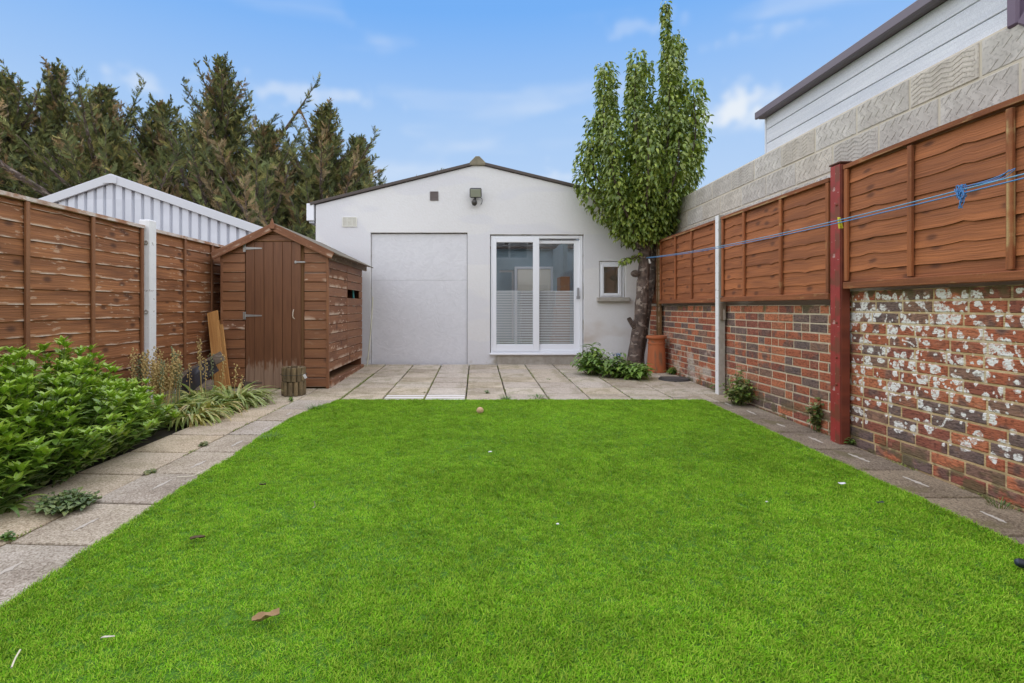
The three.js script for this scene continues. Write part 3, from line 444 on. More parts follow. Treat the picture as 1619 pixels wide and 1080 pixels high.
// ---- neighbour's block wall above the fence, moulded chevrons on the blocks
{
  const X = 3.0, d0 = 0.6, d1 = 9.4, yt = 2.685, o = thing('block_wall', 'pale concrete block wall with chevron relief behind the fence', 'block wall', null, X, 0, d0), L = d1 - d0, r = rng(61);
  M('wall_core', uvs(moved(cbox(0.19, yt + 0.05, L, 0.004), 0.098, (yt - 0.05) / 2, -L / 2)), mortar, o);
  const blockTints = [[1, 1, 1], [0.92, 0.91, 0.9], [1, 0.97, 0.92]].map((k) => { const m = blockMat.clone(); m.color.setRGB(...k); return m; });
  const ch = 0.225, bw = 0.52, blocks = [0, 1, 2].map((k) => uvs(cbox(0.03, ch - 0.014, bw - 0.016, 0.005), 2, k * 0.5, k * 0.3));
  // raised zigzag bars, horizontally or steeply run
  const zig = (steep, flip) => { const out = []; const H = ch - 0.03, w = 0.011;
    for (let k = 0; k < 6; k++) { const pts = [], c0 = -bw / 2 + 0.06 + k * 0.075; if (steep) for (let i = 0; i <= 4; i++) pts.push([c0 + (i % 2 ? 0.05 : 0) + i * 0.004 - 0.02, -H / 2 + H * i / 4]); else for (let i = 0; i <= 6; i++) pts.push([-bw / 2 + 0.03 + i * (bw - 0.06) / 6, -H / 2 + 0.012 + k * 0.031 + (i % 2 ? 0.024 : 0)]);
      const up = pts.map(([x, y]) => [(x) * flip, Math.min(H / 2, y + (steep ? 0 : w))]), dn = pts.map(([x, y]) => [(x + (steep ? w * 1.5 : 0)) * flip, y]); out.push(moved(prism([...dn, ...up.reverse()], 0.0035), -0.014, 0, 0, 0, -Math.PI / 2)); }
    return merge(out); };
  const zs = [zig(true, 1), zig(true, -1), zig(false, 1), zig(false, -1)];
  for (let c = 0; c < 3; c++) for (let s = -(c % 2) * bw * 0.45; s < L - 0.05; s += bw) { if (s < -0.3) continue; const k = Math.floor(r() * 3), b = M('block', blocks[k], blockMat, o); b.material = blockTints[Math.floor(r() * 3)]; at(b, 0.012 + (r() - 0.5) * 0.006, yt - ch / 2 - c * ch, -(s + bw / 2), 0, (r() - 0.5) * 0.008, 0); if (s + bw / 2 < L - 0.3) M('chevron_relief', zs[r() < 0.8 ? Math.floor(r() * 2) : 2 + Math.floor(r() * 2)], b.material, b); }
  M('mortar_cap', uvs(moved(cbox(0.16, 0.014, L, 0.004), 0.1, yt + 0.008, -L / 2)), mortar, o);
}
// ---- neighbour's clad upper storey over the block wall
{
  const X = 3.05, d0 = 0.5, d1 = 5.65, o = thing('clad_building', 'pale grey boarded building with mauve fascia rising above the block wall', 'building', null, X, 0, d0), L = d1 - d0, fas = plain(112, 102, 112, 0.5);
  M('wall_core', uvs(moved(cbox(2.6, 0.44, L - 0.04, 0.004), 1.34, 2.90, -L / 2)), plain(170, 172, 178), o);
  const ys = [2.66, 2.815, 2.961, 3.09]; for (let k = 0; k < 3; k++) M('cladding_board', uvs(moved(cbox(0.018, ys[k + 1] - ys[k] - 0.007, L, 0.003), 0.012, (ys[k] + ys[k + 1]) / 2, -L / 2), 2, k * 0.7, k * 0.25 + 0.05), cladding, o);
  M('corner_trim', uvs(moved(cbox(0.03, 0.42, 0.03, 0.004), 0.012, 2.88, -L - 0.017), 1), cladding, o);
  M('fascia', uvs(moved(cbox(0.03, 0.075, L + 0.1, 0.006), -0.075, 3.125, -L / 2 - 0.02)), fas, o); M('soffit', uvs(moved(cbox(0.085, 0.012, L + 0.06, 0.002), -0.02, 3.096, -L / 2 - 0.02)), fas, o); M('roof', uvs(moved(cbox(2.8, 0.03, L + 0.1, 0.004), 1.34, 3.15, -L / 2 - 0.02)), fas, o); M('fascia_return', uvs(moved(cbox(0.4, 0.07, 0.02, 0.004), 0.15, 3.125, -L - 0.055)), fas, o);
  M('downpipe', merge([uvs(moved(cbox(0.07, 0.42, 0.07, 0.012), -0.03, 2.87, -2.50)), uvs(moved(cbox(0.075, 0.12, 0.09, 0.012), -0.036, 2.68, -2.40, 0.7))]), plain(104, 84, 104, 0.4), o);
}
// ---- neighbour's ribbed metal garage beyond the left fence
{
  const D = 9.5, S = 850 / D, X = (px) => (px - 753) / S, Y = (py) => 1.10 + (485 - py) / S, o = thing('metal_garage', 'white ribbed metal garage with shallow gable beyond the fence', 'garage', null, X(177), 0, D);
  const xa = -2.62, xb = X(415) - X(177), ya = Y(275), sl = 0.352, top = (x) => ya - 0.1 - Math.abs(x) * sl, t = [], pr = [];
  for (let x = xa; x < xb - 0.01; x += 0.168) pr.push([x, 0], [Math.min(xb, x + 0.108), 0], [Math.min(xb, x + 0.122), -0.055], [Math.min(xb, x + 0.154), -0.055]); pr.push([xb, 0]);
  for (let i = 0; i + 1 < pr.length; i++) { const [p, z] = pr[i], [q, w] = pr[i + 1]; if (q - p < 1e-6) continue; const A = [p, 0.1, z], Bq = [q, 0.1, w], C = [q, top(q), w], E = [p, top(p), z]; t.push([A, Bq, C], [A, C, E]); }
  M('ribbed_wall', uvs(tris(t)), whiteMetal, o);
  const sl2 = (s, len, nm, th, y, z0, z1, m, lift) => { const q = uvs(moved(cbox(len, th, z1 - z0, 0.006), len / 2, lift, (z0 + z1) / 2)); q.applyMatrix4(new THREE.Matrix4().makeRotationZ(-Math.atan(sl))); if (s < 0) q.applyMatrix4(new THREE.Matrix4().makeScale(-1, 1, 1)); q.translate(0, y, 0); if (s < 0) { const ix = q.attributes.position.array, nn = q.attributes.normal.array; for (let i = 0; i < ix.length; i += 9) for (let k = 0; k < 3; k++) { let v = ix[i + k]; ix[i + k] = ix[i + 3 + k]; ix[i + 3 + k] = v; v = nn[i + k]; nn[i + k] = nn[i + 3 + k]; nn[i + 3 + k] = v; } } return M(nm, q, m, o); };
  const Lr = Math.hypot(xb, xb * sl) + 0.06;
  for (const s of [-1, 1]) { sl2(s, Lr, 'verge_flashing', 0.15, ya - 0.02, 0.01, 0.05, plain(206, 207, 210, 0.45), -0.06); sl2(s, Lr + 0.05, 'roof_slope', 0.03, ya - 0.02, -5, 0.008, plain(196, 198, 204, 0.5), -0.01); }
  M('apex_cap', prism([[-0.12, -0.17], [0.12, -0.17], [0.12, -0.058], [0, -0.018], [-0.12, -0.058]], 0.012).translate(0, ya - 0.005, 0.051), plain(206, 207, 210, 0.45), o);
  M('side_wall', B(xb - 0.03, xb, 0.1, top(xb), 0.01, 5), whiteMetal, o); M('side_wall', B(xa, xa + 0.03, 0.1, top(xa), 0.01, 5), whiteMetal, o); M('rear_wall', B(xa, xb, 0.1, top(xb) - 0.1, 4.97, 5), whiteMetal, o);
}

// ---- the house behind the camera, which the glass of the outbuilding mirrors
{
  const o = thing('house', 'pale rendered house behind the viewpoint, mirrored in the glass door', 'house', null, 0, 0, -5.2), wm = plain(196, 192, 184, 0.9), gl = plain(58, 66, 74, 0.1), y0 = -0.12;
  const sh = new THREE.Shape([[-4.2, y0], [4.2, y0], [4.2, 4.9], [-4.2, 4.9]].map((p) => new THREE.Vector2(...p))), holes = [[-1.6, 0.9, 0.05, 2.15, 'door'], [1.7, 3.1, 0.95, 2.1, 'window'], [-2.6, -1.2, 3.1, 4.3, 'window'], [0.6, 2.2, 3.1, 4.3, 'window']];
  for (const [p, q, u, v] of holes) sh.holes.push(new THREE.Path([[p, u], [p, v], [q, v], [q, u]].map((k) => new THREE.Vector2(...k))));
  const w = uvs(new THREE.ExtrudeGeometry(sh, { depth: 0.25, bevelEnabled: false })); M('wall', w, wm, o);
  for (const [p, q, u, v, nm] of holes) { const k = G(nm, o, 0, 0, -0.1); M('pane', B(p + 0.03, q - 0.03, u + 0.03, v - 0.03, -0.03, -0.024, 0.001), gl, k); M('frame', merge([B(p, p + 0.07, u, v, -0.06, 0), B(q - 0.07, q, u, v, -0.06, 0), B((p + q) / 2 - 0.04, (p + q) / 2 + 0.04, u + 0.07, v - 0.07, -0.06, 0), B(p + 0.071, q - 0.071, u, u + 0.07, -0.059, -0.001), B(p + 0.071, q - 0.071, v - 0.07, v, -0.059, -0.001)]), upvc, k); }
  M('roof', prism([[-4.5, 4.9], [4.5, 4.9], [4.5, 5.0], [-4.5, 5.0]], 4).translate(0, 0, -0.3), plain(110, 80, 66), o); M('side_wall', B(-4.2, -3.95, y0, 4.9, -3.6, -0.252), wm, o); M('side_wall', B(3.95, 4.2, y0, 4.9, -3.6, -0.252), wm, o); M('rear_wall', B(-4.2, 4.2, y0, 4.9, -3.85, -3.602), wm, o);
}

// ================================================================ fences
// overlapping boards with a wavy lower edge; every board a piece
function waney(L, h, seed, amp, kinks) {
  const N = 28, r = rng(seed), t = [], uvA = [], ph = r() * 10, row = Math.floor(r() * 4), off = r() * 3;
  const low = (x) => amp * (fbm(x * 2.2 + ph, 1, 3, seed) - 0.5) * 2 + kinks.reduce((s, k, i) => s + amp * 1.5 * (0.4 + 1.2 * hash(i, seed, 5)) * Math.exp(-Math.pow((x - k - 0.03 * (hash(i, seed, 9) - 0.5)) / 0.05, 2)) * (hash(i, 3, Math.floor(seed / 100)) < 0.5 ? -1 : 1), 0);
  const quad = (a, b, c, e, ua, ub, uc, ue) => { t.push([a, b, c], [a, c, e]); uvA.push(...ua, ...ub, ...uc, ...ua, ...uc, ...ue); };
  for (let i = 0; i < N; i++) {
    const x0 = L * i / N, x1 = L * (i + 1) / N, l0 = low(x0), l1 = low(x1), u0 = x0 + off, u1 = x1 + off, v0 = row / 4 + 0.004, vm = row / 4 + 0.235;
    quad([x0, l0, 0.020], [x1, l1, 0.020], [x1, h, 0.008], [x0, h, 0.008], [u0, v0], [u1, v0], [u1, vm], [u0, vm]);
    quad([x0, l0, 0.011], [x1, l1, 0.011], [x1, l1, 0.020], [x0, l0, 0.020], [u0, v0 + 0.01], [u1, v0 + 0.01], [u1, v0], [u0, v0]);
    quad([x1, l1, 0.011], [x0, l0, 0.011], [x0, h, -0.001], [x1, h, -0.001], [u1, v0], [u0, v0], [u0, vm], [u1, vm]);
  }
  const q = tris(t); q.setAttribute('uv', new THREE.Float32BufferAttribute(uvA, 2)); return q;
}
function fencePanel(label, group, X, dNear, dFar, y0, y1, side, battens, pitch, wood, rail, seed, opt = {}) {
  // side +1: the garden lies to +x (left boundary); -1: to -x
  const L = dFar - dNear, o = thing('fence_panel', label, 'fence panel', group, X, 0, side > 0 ? dNear : dFar), r = rng(seed); o.rotation.y = side * Math.PI / 2;
  const lx = (d) => side > 0 ? d - dNear : dFar - d, cap = opt.cap ?? 0.03, n = Math.ceil((y1 - cap - y0) / pitch), kinks = [0.16, 0.5, 0.82].map((k) => L * (k + 0.1 * (r() - 0.5)));
  for (let k = 0; k < n; k++) { const yb = y0 + 0.012 + k * pitch; at(M('board', waney(L - 0.02, Math.min(pitch + 0.028, y1 - cap - yb), seed * 100 + k, opt.amp ?? 0.009, kinks), wood, o), 0.01, yb, (r() - 0.5) * 0.003 + (k % 2) * 0.001); }
  for (const d of battens) at(M('batten', uvs(cbox(0.036, y1 - y0 - cap - (opt.foot ? 0.055 : 0.004), 0.02, 0.003), 1, r() * 2, 0.28 + r() * 0.4), rail, o), lx(d), (y0 + y1 - cap) / 2 + (opt.foot ? 0.025 : 0), 0.032);
  for (const d of battens) at(M('rear_batten', uvs(cbox(0.036, y1 - y0 - cap, 0.018, 0.003), 1), rail, o), lx(d), (y0 + y1 - cap) / 2, -0.013);
  at(M('top_rail', bowed(L, cap, 0.062, opt.bow ?? 0), opt.capMat ?? rail, o), L / 2, y1 - cap / 2, 0.014);
  if (opt.foot) at(M('bottom_rail', uvs(cbox(L, 0.05, 0.04, 0.004), 0, 0.3, 0.05), rail, o), L / 2, y0 + 0.02, 0.028);
  return o;
}
function bowed(L, h, w, bow) { const parts = []; for (let i = 0; i < 8; i++) parts.push(0); const q = new THREE.BoxGeometry(L, h, w, 12, 1, 1), p = q.attributes.position; for (let i = 0; i < p.count; i++) { const t = p.getX(i) / L * 2; p.setY(i, p.getY(i) + bow * (1 - t * t)); } q.computeVertexNormals(); return uvs(q, 0, 0.2, 0.02); }
const lg = 'brown waney-edge panels of the left fence', rg = 'orange-brown waney-edge panels along the brick wall';
fencePanel('worn brown lap fence panel rising behind the leafy bush', lg, -3.24, 3.17, 5.19, 0.17, 1.885, 1, [3.19, 3.84, 4.50, 5.16], 0.1165, leftWood, shedWood, 201, { capMat: leftCap, amp: 0.004 });
fencePanel('worn brown lap fence panel at the photo\'s left edge, nearest the camera', lg, -3.24, 1.02, 3.05, 0.13, 1.895, 1, [1.04, 1.7, 2.37, 3.03], 0.1165, leftWood, shedWood, 202, { capMat: leftCap, amp: 0.004 });
fencePanel('worn brown lap fence panel between the white post and the shed', lg, -3.24, 5.33, 7.33, 0.21, 1.875, 1, [5.35, 5.92, 6.53, 7.3], 0.1165, leftWood, shedWood, 203, { capMat: leftCap, amp: 0.004 });
fencePanel('brown lap fence panel in the dark gap behind the shed', lg, -3.24, 7.47, 9.45, 0.24, 1.875, 1, [7.5, 8.1, 8.75, 9.4], 0.1165, leftWood, shedWood, 204, { capMat: leftCap, amp: 0.004 });
fencePanel('orange-brown fence panel above the paint-splashed brick wall, beside the red post', rg, 2.75, 2.06, 3.965, 1.236, 2.142, -1, [3.945, 3.365, 2.735, 2.085], 0.108, rightWood, rightRail, 211, { foot: true, amp: 0.0075, bow: 0.012 });
fencePanel('orange-brown fence panel at the photo\'s right edge, nearest the camera', rg, 2.75, 0.1, 2.045, 1.236, 2.142, -1, [2.03, 1.4, 0.77, 0.13], 0.108, rightWood, rightRail, 212, { foot: true, amp: 0.0075, bow: 0.012 });
fencePanel('orange-brown fence panel between the red post and the thin white post', rg, 2.75, 4.13, 5.955, 1.160, 2.092, -1, [4.155, 4.80, 5.46, 5.93], 0.112, rightWood, rightRail, 213, { foot: true, amp: 0.006 });
fencePanel('orange-brown fence panel between the thin white post and the tree', rg, 2.75, 6.09, 7.96, 1.150, 2.085, -1, [6.12, 6.79, 7.34, 7.93], 0.112, rightWood, rightRail, 214, { foot: true, amp: 0.006 });
fencePanel('short fence panel behind the tree trunk against the outbuilding', rg, 2.76, 8.09, 8.62, 1.150, 2.085, -1, [8.11, 8.6], 0.112, rightWood, rightRail, 215, { foot: true, amp: 0.006 });
// posts
function post(name, label, group, x, d, w, l, y0, y1, m, cap) { const o = thing(name, label, 'post', group, x, 0, d); M('shaft', uvs(moved(cbox(w, y1 - y0, l, 0.008), 0, (y0 + y1) / 2, 0), 1, x, d), m, o); if (cap) M('cap', moved(cbox(w + 0.02, 0.012, l + 0.02, 0.003), 0, y1 + 0.006, 0), cap, o); return o; }
{
  const p = post('concrete_post', 'tall white painted concrete post between left fence panels', 'concrete fence posts', -3.215, 5.26, 0.11, 0.11, 0, 1.945, whitePost);
  for (const y of [1.72, 1.05, 0.46]) { M('fixing_ring', new THREE.TorusGeometry(0.017, 0.006, 6, 14).translate(0.018, y, 0.057), concrete, p); }
  post('concrete_post', 'concrete post hidden in the gap behind the shed', 'concrete fence posts', -3.225, 7.4, 0.11, 0.11, 0.05, 1.93, concrete);
  post('concrete_post', 'concrete post at the near end of the left fence', 'concrete fence posts', -3.225, 3.11, 0.11, 0.1, 0, 1.93, whitePost);
  const w = post('concrete_post', 'thin white faced concrete post in front of the brick wall', 'concrete fence posts', 2.735, 6.02, 0.075, 0.085, 0.05, 2.125, concrete);
  M('painted_face', uvs(moved(cbox(0.003, 2.0, 0.08, 0.001), -0.0395, 1.12, 0), 1), whitePost, w); M('timber_packer', B(-0.03, 0.035, 0.95, 1.14, -0.066, -0.0445, 0.003, 1), greyWood, w);
  const redPaint = mat({ map: tex(256, 1024, (u, v) => { const n = fbm(u * 6, v * 26, 4, 161), e = fbm(u * 20, v * 60, 3, 163); let c = mix3([142, 44, 40], [168, 60, 52], n); c = mix3(c, [122, 62, 42], step(0.5, 0.68, fbm(u * 5, v * 12, 4, 165))); return mix3(c, [206, 196, 190], step(0.80, 0.83, e) * 0.7); }, 0.5, 2.3), bumpMap: timberBump, bumpScale: 0.001, roughness: 0.55 });
  const redOld = mat({ map: tex(256, 1024, (u, v) => { const n = fbm(u * 8, v * 16, 4, 167); return mix3([104, 48, 34], [142, 70, 46], n); }, 0.5, 2.3), roughness: 0.7 });
  const rp = post('timber_post', 'tall red painted post in front of the brick wall', null, 2.735, 4.035, 0.075, 0.11, 0.03, 2.165, redOld, plain(92, 56, 44));
  M('painted_face', uvs(moved(cbox(0.004, 2.12, 0.106, 0.001), -0.0400, 1.10, 0), 1), redPaint, rp); for (const y of [1.86, 0.98, 0.72, 0.52]) M('bolt', new THREE.SphereGeometry(0.011, 8, 6).translate(-0.0425, y, 0.02), redOld, rp);
  post('timber_post', 'slim brown timber post behind the chimney pot', null, 2.73, 8.025, 0.06, 0.09, 0.1, 2.09, mat({ map: tex(256, 512, timber([130, 96, 54], [86, 62, 36], 0.4, 49), 1, 1) }));
}

// ================================================================ the shed
{
  const D = 6.404, o = thing('garden_shed', 'small brown timber shed with closed boarded door beside the fence', 'shed', null, -2.40, g(D), D), y = (py) => 1.10 + (485 - py) / 850 * D - g(D), x = (px) => (px - 753) * D / 850 + 2.40;
  const xl = x(352), xr = x(517), dl = x(389), dr = x(480), top = y(382), apexY = y(356), eave = y(398), back = 1.9, roofY = (q) => lerp(apexY, eave, Math.abs(q) / 0.66) - 0.03, r = rng(71), pitch = 0.1135, raw = plain(150, 108, 72, 0.9);
  // front: shiplap either side of the door and over it
  const ship = (x0, x1, y0, y1, k) => { const lim = (apexY - 0.03 - y0 - 0.004) / (apexY - eave) * 0.66; if (lim < 0.03) return null; x0 = Math.max(x0, -lim); x1 = Math.min(x1, lim); if (x1 - x0 < 0.02) return null; const pts = [[x0, y0]]; const t = (q) => Math.min(y1, roofY(q)); pts.push([x1, y0]); const xs = [x1]; for (let q = x1 - 0.06; q > x0; q -= 0.06) xs.push(q); xs.push(x0); for (const q of xs) if (t(q) > y0 + 0.004) pts.push([q, t(q)]); if (pts.length < 4) return null; const q = uvs(prism(pts, 0.014, 0.004), 0, k * 0.37, (k % 4) * 0.25 - y0 + 0.005), P = q.attributes.position; for (let i = 0; i < P.count; i++) P.setZ(i, P.getZ(i) - (P.getY(i) - y0) * 0.05); q.computeVertexNormals(); return q; };
  for (let k = 0; k < 18; k++) { const y0 = 0.02 + k * pitch, y1 = y0 + pitch - 0.007; for (const [a, b] of y0 < top - 0.05 ? [[xl, dl - 0.006], [dr + 0.012, xr]] : [[xl, xr]]) { const q = ship(a, b, Math.max(y0, a === xl && b === xr ? top + 0.012 : 0), y1, k + (a > 0 ? 20 : 0)); if (q) at(M('front_board', q, r() < 0.12 ? shedOld : shedWood, o), 0, 0, 0.002 + (r() - 0.5) * 0.003); } }
  M('front_lining', uvs(prism([[xl, 0], [dl, 0], [dl, top], [dr, top], [dr, 0], [xr, 0], [xr, roofY(xr)], [0, apexY - 0.04], [xl, roofY(xl)]], 0.01).translate(0, 0, -0.016)), raw, o);
  M('corner_trim', B(xr - 0.004, xr + 0.026, 0, roofY(xr) - 0.01, -0.028, 0.014, 0.004, 1, 0, 0.05), shedWood, o); M('corner_trim', B(xl - 0.02, xl + 0.012, 0, roofY(xl) - 0.01, -0.02, 0.014, 0.004, 1, 1, 0.3), shedWood, o); M('door_head', B(dl - 0.02, dr + 0.03, top + 0.002, top + 0.011, -0.024, -0.003, 0.002), raw, o);
  // right side, two runs of boards: weathered in front, one board missing at the back, a slot open at the foot
  const X = xr + 0.008, seam = 0.93;
  for (let k = 0; k < 16; k++) { const y0 = 0.19 + k * pitch; const y1 = Math.min(y0 + pitch - 0.006, roofY(xr) - 0.01); if (y1 - y0 < 0.03) continue; for (let run = 0; run < 2; run++) { const hole = run === 1 && y0 < y(461) && y1 > y(461) - 0.01; const spans = run === 0 ? [[0.03, seam]] : hole ? [[1.70, back]] : [[seam + 0.004, back]];
    for (const [a, b] of spans) at(M('side_board', uvs(cbox(0.014, y1 - y0, b - a, 0.004), 2, k * 0.31 + run, (k % 4) * 0.25 + 0.055), run === 0 ? (r() < 0.75 ? shedOld : shedWood) : (r() < 0.25 || k < 2 ? shedOld : shedWood), o), X + (r() - 0.5) * 0.003, (y0 + y1) / 2, -(a + b) / 2, 0, 0, -0.03); } }
  M('seam_batten', B(X + 0.004, X + 0.011, 0.2, roofY(xr) - 0.03, seam - 0.006, seam + 0.006, 0.001, 1), shedOld, o);
  M('bearer', B(X - 0.02, X + 0.03, 0.0, 0.085, 0.06, back + 0.02, 0.006, 2), shedOld, o); M('floor', B(xl, xr - 0.02, 0.05, 0.08, 0.03, back), raw, o); M('left_wall', B(xl - 0.012, xl, 0, roofY(xl), 0.02, back), shedWood, o); M('rear_wall', B(xl, xr, 0, roofY(xr), back - 0.015, back + 0.002), shedWood, o);
  // roof
  const a = Math.atan2(apexY - eave, 0.66), Lr = 0.73 / Math.cos(a), felt = mat({ map: tex(256, 256, (u, v, xx, yy) => mix3([92, 84, 72], [136, 128, 112], fbm(u * 9, v * 9, 4, 171) * 0.7 + hash(xx, yy, 8) * 0.3), 1, 1), roughness: 1 });
  for (const s of [-1, 1]) {
    const sl = (len, th, d0, d1, lift, m, nm, u0 = 0, c = 0.003) => { const q = uvs(moved(cbox(len, th, d1 - d0, c), u0 + len / 2, lift, -(d0 + d1) / 2)); return at(M(nm, q, m, o), 0, apexY, 0, 0, s > 0 ? 0 : 0, s > 0 ? -a : 0); };
    const mk = (len, th, d0, d1, lift, m, nm, u0 = 0) => { let q = uvs(moved(cbox(len, th, d1 - d0, 0.003), s * (u0 + len / 2), lift, -(d0 + d1) / 2), 0, s * 0.6, 0.3); q.applyMatrix4(new THREE.Matrix4().makeRotationZ(-s * a)); q.translate(0, apexY, 0); return M(nm, q, m, o); };
    mk(Lr + (s > 0 ? 0.07 : 0.02), 0.014, -0.055, back + 0.06, 0.012, felt, 'roof_slope'); mk(Lr, 0.012, -0.05, back + 0.1, -0.002, shedWood, 'roof_deck');
    mk(Lr + (s > 0 ? -0.01 : 0), 0.085, -0.075, -0.058, -0.028, barge, 'bargeboard');
  }
  { const q = B(0.66, 0.685, eave - 0.1, eave - 0.02, -0.045, back + 0.12, 0.004, 2); M('eaves_board', q, greyWood, o); }
  { const sh = [[-0.028, -0.055], [0.028, -0.055], [0.03, -0.01], [0.014, 0.035], [0, 0.075], [-0.014, 0.035], [-0.03, -0.01]]; M('finial', uvs(prism(sh, 0.016, 0.003).translate(0, apexY - 0.005, 0.077)), barge, o); }
  // ledged door, slightly ajar, with strap hinges
  const dw = dr - dl - 0.02, dh = top - 0.012, door = G('door', o, dl + 0.002, 0.006, -0.012); door.rotation.y = -0.035;
  for (let k = 0; k < 6; k++) M('plank', uvs(moved(cbox(dw / 6 - 0.0035, dh, 0.016, 0.003), dw / 6 * (k + 0.5), dh / 2, (k % 2) * 0.001), 1, 0, k * 0.17), doorPaint, door);
  const zinc = plain(166, 164, 160, 0.45, { metalness: 0.5 }), brownz = plain(96, 82, 72, 0.6);
  for (const [py, m] of [[393, zinc], [499, zinc], [605, brownz]]) { const yy = y(py) - 0.006; const h = G('hinge', door, 0, yy, -0.011); M('strap', prism([[0, -0.016], [0.03, -0.014], [0.2, -0.007], [0.2, 0.007], [0.03, 0.014], [0, 0.016]], 0.004), m, h); M('leaf_plate', moved(cbox(0.026, 0.085, 0.005, 0.001), -0.014, 0, 0.003), m, h); M('pin', new THREE.CylinderGeometry(0.006, 0.006, 0.09, 8).translate(0.001, 0, 0.006), m, h); }
  const la = G('latch', door, dw - 0.03, y(415) - 0.006, -0.011); M('bolt', moved(cbox(0.13, 0.018, 0.008, 0.003), 0.02, 0, 0.005), zinc, la); M('keep', moved(cbox(0.02, 0.035, 0.01, 0.003), -0.03, 0, 0.005), zinc, la);
  M('handle', tube([[dw - 0.085, y(490), 0.012], [dw - 0.088, y(496), 0.03], [dw - 0.086, y(502), 0.03], [dw - 0.07, y(505), 0.022]], 0.006, 12), plain(206, 190, 170, 0.4), door);
  // a teal handle stored inside shows through the gap
  solo('garden_tool', 'teal tool handle seen through the gap in the shed side', 'tool', null, tube([[-1.815, 1.0, -7.99], [-1.83, 1.25, -8.0], [-1.85, 1.5, -8.02]], 0.016, 10), plain(70, 150, 146, 0.5));
}

// ================================================================ trees
// upright pear-like tree: several leaders clothed in hanging glossy leaves
{
  const D = 8.1, S = 850 / D, X = (px) => (px - 753) / S, Y = (py) => 1.10 + (485 - py) / S, o = thing('garden_tree', 'upright leafy green tree with forked trunk before the outbuilding', 'tree', null, X(1003), g(D), D), bx = X(1003), by = g(D), L = (px, py, dz = 0) => [(py < 395 ? X(1017 + (px - 1017) * 0.88) : X(px)) - bx, Y(py) - by, dz], r = rng(91);
  M('trunk', merge([taper([L(1002, 592, 0.02), L(1005, 560), L(1011, 510, 0.01), L(1016, 450, 0.02), L(1020, 400, 0.0), L(1024, 350)], [0.125, 0.103, 0.094, 0.088, 0.085, 0.06], 26, 12, 0.16, 3), taper([L(1012, 588, -0.08), L(1016, 550, -0.1), L(1026, 490, -0.14), L(1038, 430, -0.16), L(1046, 370, -0.15)], [0.085, 0.075, 0.072, 0.068, 0.05], 20, 10, 0.14, 5), new THREE.SphereGeometry(0.055, 10, 8).scale(1.3, 1, 1).translate(...L(1003, 433, 0.05)), taper([L(1005, 520, 0.02), L(995, 508, 0.06), L(992, 503, 0.07)], [0.05, 0.035, 0.03], 5, 8, 0.1, 7)]), bark, o);
  const tops = [[945, 108, 0.1], [962, 98, -0.25], [928, 190, 0.05], [1002, 88, 0.1], [988, 120, 0.4], [1028, 92, -0.2], [1057, 6, 0], [1082, 58, -0.1], [1058, 70, 0.3], [1100, 160, 0.1], [1112, 200, -0.25], [1040, 120, 0.5], [975, 130, -0.5], [1020, 110, -0.6], [1075, 130, -0.55], [1085, 150, 0.45], [950, 200, 0.4], [918, 222, -0.15], [1050, 200, 0.62], [1000, 210, 0.65]];
  const lv = new Leaves(), wood = [], leafCols = [[0.225, 0.30, 0.036], [0.145, 0.215, 0.03], [0.34, 0.42, 0.055], [0.27, 0.345, 0.044]];
  tops.forEach(([px, py, dz], i) => {
    const e = L(px, py, dz), s = L(1018 + (px - 1015) * 0.12, 392 - (i % 4) * 8, dz * 0.15), out = (px - 1015) * 0.0105, m1 = [lerp(s[0], e[0], 0.42), lerp(s[1], e[1], 0.2), dz * 0.55], m2 = [lerp(s[0], e[0], 0.95) + out * 0.03, lerp(s[1], e[1], 0.55), dz * 1.05], pts = [s, m1, m2, e];
    wood.push(taper(pts, [0.04, 0.022, 0.012, 0.004], 14, 6, 0.05, i + 20));
    const c = new THREE.CatmullRomCurve3(pts.map((p) => V3(...p))), len = c.getLength(), n = Math.round(len * 430);
    for (let k = 0; k < n; k++) {
      const t = 0.04 + 0.96 * Math.pow(k / n, 0.92), p = c.getPoint(t), thin = px === 1057 && t > 0.72, rad = (thin ? 0.08 : 0.235) * (1 - 0.55 * Math.pow(t, 2.5)) * (0.55 + 0.6 * noise(t * 7, i * 3, 5)), a = r() * 6.283, q = rad * Math.sqrt(0.12 + 0.88 * r());
      const at0 = p.clone().add(V3(Math.cos(a) * q, (r() - 0.5) * 0.12 + 0.02, Math.sin(a) * q));
      const az = a + (r() - 0.5) * 1.6, dir = V3(Math.cos(az), 0.2 - 1.5 * r(), Math.sin(az)).normalize();
      lv.leaf(at0, dir, sideOf(dir, (r() - 0.5) * 1.1), 0.062 + r() * 0.05, 0.032 + r() * 0.018, 0.9 + r() * 1.1, tint(leafCols[Math.floor(r() * 4)], r, 0.5), 3, 0.35);
    }
  });
  // low twig by the small window
  wood.push(taper([L(1015, 402, 0.05), L(1000, 408, 0.15), L(980, 418, 0.2)], [0.018, 0.01, 0.004], 6, 5));
  for (let k = 0; k < 70; k++) { const t = r(), p = V3(...L(lerp(1008, 974, t), lerp(405, 418, t) + (r() - 0.5) * 10, 0.1 + 0.12 * t + (r() - 0.5) * 0.1)), az = r() * 6.283, dir = V3(Math.cos(az), -0.2 - r() * 0.5, Math.sin(az)).normalize(); lv.leaf(p, dir, sideOf(dir, r() - 0.5), 0.07 + r() * 0.03, 0.042, 1, tint(leafCols[k % 4], r, 0.4)); }
  M('branches', merge(wood), bark, o); M('crown', lv.geo(), leafy, o);
}
